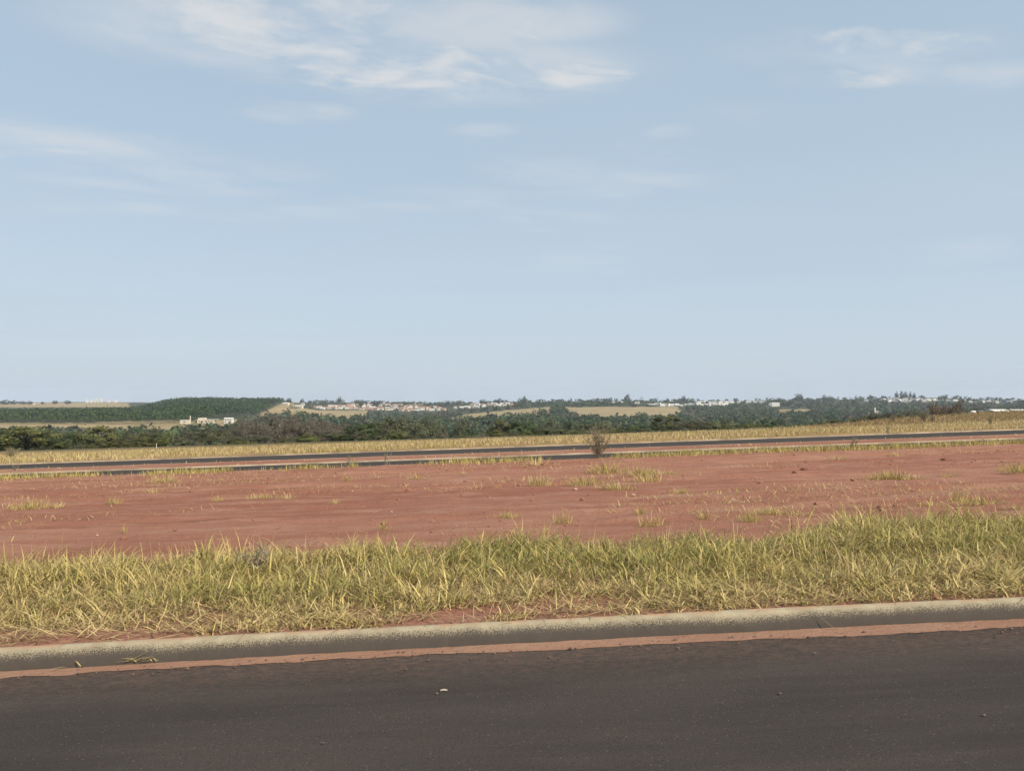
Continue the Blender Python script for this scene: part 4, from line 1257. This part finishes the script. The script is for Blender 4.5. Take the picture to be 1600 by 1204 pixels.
def build_woods():
    protos = far_protos(38, 4.6, 4.7, 9.3, 1.62, 12, 501)
    N = 15000
    px = rng.uniform(-330, 1930, N)
    D = 360 * (2650 / 360) ** (rng.random(N) ** 0.85)
    x = (px - 800) / F * D
    z = land(x, D)
    py = py_of(D, z)
    fm = field_mask(px, D, py) > 0
    lo, hi = plant_bounds(px)
    inpl = (px < 445) & (D > lo - 60) & (D < hi + 10)
    strip_left = (px < 300) & (D > 760) & (D < 960)
    yard = (px > 270) & (px < 380) & (D > 820) & (D < 1010)
    lane = (px > 290) & (px < 450) & (D > lo - 130) & (D <= lo)
    beyond_left = (px < 445) & (D > 1250)
    hs = np.zeros(N, bool)
    for hp, hD, hw in HOUSE_SPOTS:
        hs |= (np.abs(px - hp) < hw * 0.75 + 3) & (D < hD + 6) & (D > hD - 120)
    ok = ~(fm | inpl | strip_left | yard | lane | hs | beyond_left)
    town = ((px > 445) & (px < 720) & (D > 1750) & (D < 2250)) | ((px > 1340) & (D > 1900)) | ((px > 720) & (px < 810) & (D > 1900)) | ((px > 950) & (px < 1190) & (D > 2000))
    ok &= ~(town & (rng.random(N) < 0.45))
    px, D = px[ok], D[ok]
    n = len(px)
    hgt = rng.normal(1.05, 0.24, n).clip(0.5, 1.8)
    wid = rng.normal(1.05, 0.22, n).clip(0.6, 1.7) * np.interp(D, [400, 900, 1500, 2600], [1.15, 1.25, 1.25, 1.45])
    tn = np.array(['olive', 'dark', 'grey', 'brown'])
    pal = {0: (0.070, 0.094, 0.032), 1: (0.050, 0.082, 0.034), 2: (0.076, 0.092, 0.050), 3: (0.112, 0.100, 0.064)}
    g = fbm(px / 70, np.log(D) * 9, 601, 4) + rng.normal(0, 0.07, n)
    brown_zone = sstep(0.35, 0.6, np.interp(px, [-300, 100, 380, 420, 520, 560, 680, 720, 780, 1050, 1090, 1200, 1230, 1500, 1600], [.3, .35, .5, .7, .6, .1, .1, .55, .4, .4, .65, .5, .2, .5, .4]))
    pick = np.where(g > 0.68, 3, np.where(g > 0.58, 2, np.where(g < 0.42, 0, 1)))
    pick = np.where((rng.random(n) < brown_zone * 0.38) & (D < 1500), np.where(rng.random(n) < 0.5, 3, 2), pick)
    base = np.array([pal[k] for k in range(4)])[pick]
    cols = base * rng.normal(1, 0.16, (n, 1)).clip(0.55, 1.5)
    scatter_wood('valley_wood', px, D, np.stack([wid, hgt], -1), cols, protos, 'mixed dark wood covering the valley and the far slopes')
    # planted wood in close rows on the left hill
    pp = far_protos(36, 2.6, 5.0, 13.5, 1.3, 8, 511)
    pxs, Ds = [], []
    for Dr in np.geomspace(925, 1800, 46):
        step = 5.2 / Dr * F
        r = np.arange(-330, 445, step)
        pxs.append(r + rng.normal(0, step * 0.2, len(r))); Ds.append(Dr + rng.normal(0, 3, len(r)))
    px = np.concatenate(pxs); D = np.concatenate(Ds)
    lo, hi = plant_bounds(px)
    ok = (D > lo) & (D < hi) & (px < 442)
    px, D = px[ok], D[ok]; n = len(px)
    tone = 0.8 + 0.5 * fbm(px / 60, np.log(D) * 20, 611, 3)
    cols = np.array([0.046, 0.080, 0.024]) * (tone * rng.normal(1, 0.08, n))[:, None]
    left = (px < 215)[:, None]
    cols = np.where(left, cols * np.array([1.15, 1.05, 0.95]), cols)
    hg = rng.normal(1.0, 0.05, n) * np.where(px < 200, 1.12, 1.18)
    scatter_wood('plantation_wood', px, D, np.stack([rng.normal(1.05, 0.1, n), hg], -1), cols, pp, 'dense even green tree plantation on the left hill')


# ---------------------------------------------------------------- houses
M_WALLS = {'white': plain_mat('white_wall', (0.64, 0.62, 0.57), 0.85, 0.06, 0.6), 'cream': plain_mat('cream_wall', (0.60, 0.53, 0.41), 0.85, 0.08, 0.6), 'pink': plain_mat('pink_wall', (0.60, 0.47, 0.38), 0.85, 0.1, 0.6), 'grey': plain_mat('grey_wall', (0.52, 0.50, 0.47), 0.85, 0.08, 0.6)}
M_ROOFS = {'clay': plain_mat('clay_roof', (0.34, 0.20, 0.145), 0.9, 0.2, 0.8), 'pale': plain_mat('pale_roof', (0.66, 0.63, 0.58), 0.8, 0.1, 0.8), 'grey': plain_mat('grey_roof', (0.30, 0.29, 0.28), 0.8, 0.15, 0.8)}
M_GLASS = plain_mat('window_glass', (0.035, 0.045, 0.05), 0.15, 0.1, 1.0, 0.5, 0.0)
M_DOOR = plain_mat('door_wood', (0.16, 0.10, 0.06), 0.7, 0.2, 2.0)


def gable(w, d, h, rh, ov):
    m = MB()
    z0 = h + 0.003
    V = [(-w / 2 - ov, -d / 2 - ov, z0), (w / 2 + ov, -d / 2 - ov, z0), (w / 2 + ov, d / 2 + ov, z0), (-w / 2 - ov, d / 2 + ov, z0), (-w / 2 - ov, 0, z0 + rh), (w / 2 + ov, 0, z0 + rh)]
    m.add(V, [(0, 1, 5, 4), (2, 3, 4, 5), (3, 2, 1, 0)], [(0, 4, 3), (1, 2, 5)])
    return m.mesh('roof')


def flat_roof(w, d, h, ov):
    m = MB()
    m.box(-w / 2 - ov, w / 2 + ov, -d / 2 - ov, d / 2 + ov, h + 0.003, h + 0.5)
    return m.mesh('roof')


def box_mesh(name, *a):
    m = MB(); m.box(*a)
    return m.mesh(name)


def house_proto(wall, roof, w, d, h, style):
    wl = box_mesh('wall', -w / 2, w / 2, -d / 2, d / 2, -3.0, h)
    rf = flat_roof(w, d, h, 0.15) if style == 'flat' else gable(w, d, h, d * 0.20, 0.5)
    wins = [box_mesh('window', x - 0.75, x + 0.75, -d / 2 - 0.04, -d / 2 + 0.05, 1.0, 2.2) for x in (-w * 0.3, w * 0.3)]
    if h > 4.5: wins += [box_mesh('window', x - 0.75, x + 0.75, -d / 2 - 0.04, -d / 2 + 0.05, 3.8, 5.0) for x in (-w * 0.3, w * 0.3)]
    dr = box_mesh('door', -0.5, 0.5, -d / 2 - 0.04, -d / 2 + 0.05, 0.0, 2.1)
    e = obj('house', None)
    obj('wall', wl, M_WALLS[wall], e); obj('roof', rf, M_ROOFS[roof], e)
    for x in wins: obj('window', x, M_GLASS, e)
    obj('door', dr, M_DOOR, e)
    return e


HOUSE_SPOTS = []
HOUSES = []


LOOK = ['low white house', 'cream red-roofed house', 'pinkish red-roofed house', 'tall white red-roofed house', 'boxy white house', 'cream pale-roofed house', 'grey-roofed house']


def plan_houses():
    r = random.Random(11)
    def row(pxs, Ds, kinds, label, group, py=None):
        for p in pxs:
            D = r.uniform(*Ds)
            k = r.choice(kinds)
            HOUSES.append((p + r.uniform(-1.5, 1.5), D, k, LOOK[k] + ' ' + label, group))
    V1 = 'houses of the village left of centre'
    row(np.arange(492, 700, 8.0), (1990, 2050), [0, 1, 2, 3, 1, 5, 2], 'in the front row of the red-roofed village', V1)
    row(np.arange(515, 690, 7.5), (2120, 2200), [1, 2, 2, 3, 5], 'in the rear row of the red-roofed village', V1)
    row(np.arange(545, 665, 8.0), (2300, 2380), [2, 3, 2], 'in the top row of the red-roofed village', V1)
    V2 = 'houses of the group above the sloping tan field'
    row(np.arange(712, 802, 8.5), (2080, 2140), [0, 1, 3, 1], 'in the front row above the sloping tan field', V2)
    row(np.arange(738, 806, 9.0), (2290, 2350), [0, 4, 1], 'in the rear row above the sloping tan field', V2)
    V3 = 'white houses on the ridge right of centre'
    row(np.arange(1012, 1082, 7.5), (2130, 2190), [0, 4, 0], 'left of the gap in the ridge row', V3)
    row(np.arange(1090, 1138, 6.5), (2150, 2230), [0, 4, 0, 1], 'right of the gap in the ridge row', V3)
    row(np.arange(1092, 1136, 8.5), (2330, 2400), [0, 4], 'in the upper ridge row right of the gap', V3)
    row([962, 970, 994], (2250, 2300), [0, 4], 'among trees above the broad tan field', V3)
    row([1144, 1156, 1170, 1180, 1190], (2340, 2420), [4, 0], 'at the thin right end of the ridge row', V3)
    V4 = 'houses on the right hilltop'
    row(np.arange(1354, 1400, 9), (2350, 2440), [4, 0, 6], 'on the left slope of the right hilltop', V4)
    row(np.arange(1388, 1462, 9), (2140, 2220), [0, 4, 4, 6], 'below the tall trees of the right hilltop', V4)
    row(np.arange(1404, 1500, 11), (2300, 2380), [4, 6, 0], 'among trees on the right hilltop', V4)
    row(np.arange(1505, 1585, 10), (2200, 2330), [4, 6, 0], 'on the falling right end of the hilltop', V4)
    one = [(472, 2150, 0, 'lone bright white house above the left end of the village'), (468, 1750, 5, 'low pale shed on the lane left of the village'), (447, 1880, 5, 'long tan shed beside the plantation corner'), (504, 1960, 0, 'white house at the left end of the village front row'), (1205, 2150, 0, 'white house beside the long white building in the right wood'), (51, 2480, 1, 'small pale shed among the trees of the left skyline')]
    for p, D, k, lab in one:
        HOUSES.append((p, D, k, lab, None))
    for p, D, k, lab, gname in HOUSES:
        HOUSE_SPOTS.append((p, D, 8))
    for p, D, w in ((284, 960, 14), (320, 960, 36), (358, 985, 18), (1211, 2000, 12), (1367, 1500, 6)):
        HOUSE_SPOTS.append((p, D, w))


def build_houses():
    K = [('white', 'pale', 12, 9, 3.4, 'gable'), ('cream', 'clay', 11, 9, 3.4, 'gable'), ('pink', 'clay', 12, 9, 3.4, 'gable'), ('white', 'clay', 10, 8, 5.6, 'gable'), ('white', 'pale', 13, 10, 5.8, 'flat'), ('cream', 'pale', 13, 8, 3.4, 'gable'), ('grey', 'grey', 13, 10, 4.0, 'gable')]
    protos = [None] * len(K)
    for p, D, k, lab, gname in HOUSES:
        x, y, z = at_land(p, D)
        if protos[k] is None:
            protos[k] = house_proto(*K[k]); e = protos[k]
        else:
            e = copy_tree(protos[k])
        e.location = (x, y, z)
        e.rotation_euler = (0, 0, random.uniform(-0.5, 0.5))
        s = random.uniform(0.85, 1.2)
        e.scale = (s, s, s)
        tag(e, lab, 'house')
        if gname: e['group'] = gname
        elif 'group' in e: del e['group']
    # long white building in the right wood
    x, y, z = at_land(1211, 2000)
    e = obj('long_building', None, None, None, (x, y, z + 4))
    obj('wall', box_mesh('wall', -10, 10, -5, 5, -8, 4.5), M_WALLS['white'], e); obj('roof', gable(20, 10, 4.5, 1.2, 0.3), M_ROOFS['pale'], e)
    tag(e, 'long white building alone in the wood right of centre', 'building')
    # slender white tower among trees
    x, y, z = at_land(1367, 1500)
    e = obj('white_tower', None, None, None, (x, y, z))
    obj('shaft', box_mesh('shaft', -1.1, 1.1, -1.1, 1.1, -2, 12.5), M_WALLS['white'], e)
    m = MB(); m.add([(-1.3, -1.3, 12.503), (1.3, -1.3, 12.503), (1.3, 1.3, 12.503), (-1.3, 1.3, 12.503), (0, 0, 15.5)], [(3, 2, 1, 0)], [(0, 1, 4), (1, 2, 4), (2, 3, 4), (3, 0, 4)])
    obj('roof', m.mesh('roof'), M_ROOFS['pale'], e)
    obj('annex', box_mesh('annex', 1.103, 9, -2, 2, -2, 8.0), M_WALLS['pink'], e)
    tag(e, 'slender white tower with a pink annex in the wood below the hilltop', 'tower')
    # farm complex in front of the plantation
    x, y, z = at_land(320, 955)
    e = obj('farm_building', None, None, None, (x, y, z))
    obj('wall', box_mesh('wall', -12.5, 13, 0, 8, -3, 6.3), M_WALLS['cream'], e)
    obj('upper_floor', box_mesh('upper_floor', -9.5, 0.0, 1.5, 7, 6.303, 9.2), M_WALLS['cream'], e)
    obj('roof', box_mesh('roof', -13, 17, -0.6, 8.4, 6.31, 6.75) if False else box_mesh('roof', 0.01, 17, -0.6, 8.4, 6.303, 6.8), M_ROOFS['pale'], e)
    e.scale = (0.9, 0.9, 0.72)
    wmesh = box_mesh('window', -0.9, 0.9, -0.05, 0.06, 0, 1.6)
    for k in range(6):
        w = obj('window', wmesh, M_GLASS, e); w.location = (-11 + k * 4.1, 0, 2.6)
    dmesh = box_mesh('doorway', -1.0, 1.0, -0.05, 0.06, 0, 2.6)
    for k in range(2):
        w = obj('doorway', dmesh, M_GLASS, e); w.location = (3.2 + k * 5, 0, -0.8)
    tag(e, 'long pinkish cream farm building with dark openings before the plantation', 'building')
    x, y, z = at_land(290, 940)
    e = obj('farm_shed', None, None, None, (x, y, z))
    obj('wall', box_mesh('wall', -5.2, 5.2, -3, 3, -3, 4.2), M_WALLS['cream'], e); obj('roof', box_mesh('roof', -5.5, 5.5, -3.3, 3.3, 4.203, 4.6), M_ROOFS['pale'], e)
    obj('window', box_mesh('window', -1, 1, -3.05, -2.95, 1.6, 2.8), M_GLASS, e)
    tag(e, 'low cream shed left of the long farm building', 'building')
    x, y, z = at_land(297.5, 948)
    m = MB(); m.tube((0, 0, -3), (0, 0, 8.6), 0.6, 0.6, 14)
    m2 = MB(); m2.tube((0, 0, 8.61), (0, 0, 9.0), 0.7, 0.4, 14)
    e = obj('water_tower', None, None, None, (x, y, z))
    obj('column', m.mesh('column', True), M_WALLS['cream'], e); obj('cap', m2.mesh('cap'), M_ROOFS['pale'], e)
    tag(e, 'slim cream water tower beside the low cream shed', 'water tower')
    x, y, z = at_land(358, 985)
    e = obj('farm_house', None, None, None, (x, y, z + 0.5), 0, 0.85)
    obj('wall', box_mesh('wall', -5.8, 5.8, -4, 4, -4, 6.4), M_WALLS['white'], e); obj('roof', gable(11.6, 8, 6.4, 1.4, 0.5), M_ROOFS['pale'], e)
    for k, (wx, wz) in enumerate([(-3.6, 3.9), (-0.2, 3.9), (3.4, 3.9), (-3.6, 1.0), (3.4, 1.0)]):
        w = obj('window', wmesh, M_GLASS, e); w.location = (wx, -4, wz)
    tag(e, 'white two-storey farm house right of the long farm building', 'house')
    # far apartment blocks on the left horizon
    for i, (px, w, h, lab) in enumerate([(136, 10, 17, 'leftmost white apartment block on the left horizon'), (143, 9, 13, 'second white apartment block on the left horizon'), (149.5, 10, 19, 'third and tallest white apartment block on the left horizon'), (154, 9, 16, 'fourth white apartment block on the left horizon'), (158, 8, 19, 'fifth white apartment block on the left horizon'), (170, 10, 14, 'faint sixth apartment block right of the gap on the left horizon'), (181, 12, 14, 'last faint apartment block on the left horizon')]):
        x, y, z = at_land(px, 4300)
        e = obj('apartment_block', None, None, None, (x, y, z))
        obj('wall', box_mesh('wall', -w / 2, w / 2, -7, 7, -8, h + 2), M_WALLS['white'], e)
        obj('roof', box_mesh('roof', -w / 2 + 2, w / 2 - 2, -4, 4, h + 2.003, h + 4.5), M_WALLS['grey'], e)
        tag(e, lab, 'apartment block', 'distant white apartment blocks')
    # white tank body on the right field and long sheds behind it
    x, y, z = at_land(1520, 158)
    m = MB()
    k = 14
    pr = [(math.cos(a) * 0.62, 0.62 + math.sin(a) * 0.50) for a in np.arange(k) * 2 * PI / k]
    for X0, f in ((-0.72, 0.82), (-0.62, 1.0), (0.62, 1.0), (0.72, 0.82)):
        m.add([(X0, c * f, 0.62 + (s_ - 0.62) * f + 0.1) for c, s_ in pr])
    q = [(r_ * k + i, r_ * k + (i + 1) % k, (r_ + 1) * k + (i + 1) % k, (r_ + 1) * k + i) for r_ in range(3) for i in range(k)]
    m.Q.append(np.array(q)); m.T.append(np.array([(0, (i + 1) % k, i) for i in range(1, k - 1)] + [(3 * k, 3 * k + i, 3 * k + (i + 1) % k) for i in range(1, k - 1)]))
    e = obj('white_tank', None, None, None, (x, y, z + 0.05))
    obj('tank_body', m.mesh('tank_body', True), M_WALLS['white'], e)
    obj('cradle', box_mesh('cradle', -0.55, 0.55, -0.4, 0.4, -0.3, 0.22), M_WALLS['grey'], e)
    e.scale = (0.62, 0.62, 0.5)
    tag(e, 'small bright white tank on the crest of the right field', 'tank')
    for px0, px1, D, lab in ((1546, 1569, 330, 'long low pale shed behind the crest of the right field'), (1578, 1625, 345, 'long low pale shed cut by the right picture edge')):
        xm, y, _ = at_land((px0 + px1) / 2, D)
        w = (px1 - px0) / F * D
        zt = CAM_Z - (641 - HZ) / F * D
        zg = at_land((px0 + px1) / 2, D)[2]
        e = obj('long_shed', None, None, None, (xm, y, zg))
        hh = zt - zg
        obj('wall', box_mesh('wall', -w / 2, w / 2, 0, 8, -1, hh - 0.3), M_WALLS['grey'], e)
        obj('roof', gable(w, 8, hh - 0.3, 0.8, 0.3), M_ROOFS['pale'], e)
        e.children[1].location = (0, 4, 0)
        tag(e, lab, 'shed')
    # pale post at the brow on the left
    x, y, z = at_land(245, 72)
    m = MB(); m.tube((0, 0, -0.3), (0, 0, 0.55), 0.035, 0.03, 8)
    o = obj('marker_post', m.mesh('marker_post', True), M_WALLS['grey'], None, (x, y, z))
    tag(o, 'thin pale post at the brow of the left yellow grass', 'post')


plan_houses()
build_valley_trees()
build_skyline_trees()
build_woods()
build_houses()


# ---------------------------------------------------------------- haze
def build_haze():
    m = MB()
    m.box(-6400, 6400, -6400, 6400, -120, 75)
    o = obj('haze', m.mesh('haze'))
    mt, g = new_mat('haze_air')
    vol = g.node('ShaderNodeVolumePrincipled', {'Color': c4(0.80, 0.88, 1.0), 'Density': 0.00008, 'Anisotropy': 0.0})
    out = g.node('ShaderNodeOutputMaterial')
    g.put(out.inputs['Volume'], vol.outputs[0])
    o.data.materials.append(mt)
    tag(o, 'pale daytime haze over the valley', 'haze', kind='stuff')



ORD = ['first', 'second', 'third', 'fourth', 'fifth', 'sixth', 'seventh', 'eighth', 'ninth', 'tenth', 'eleventh', 'twelfth']


def number_alike():
    """Things that share a description are told apart by their order from the left."""
    by = {}
    for o in C.objects:
        if o.parent is None and 'label' in o and 'group' in o:
            by.setdefault(o['label'], []).append(o)
    for lab, os_ in by.items():
        if len(os_) < 2: continue
        os_.sort(key=lambda o: o.location.x / max(o.location.y, 1e-3))
        for i, o in enumerate(os_):
            o['label'] = ('leftmost ' if i == 0 else ORD[min(i, 11)] + ' from left ') + lab


number_alike()
build_haze()
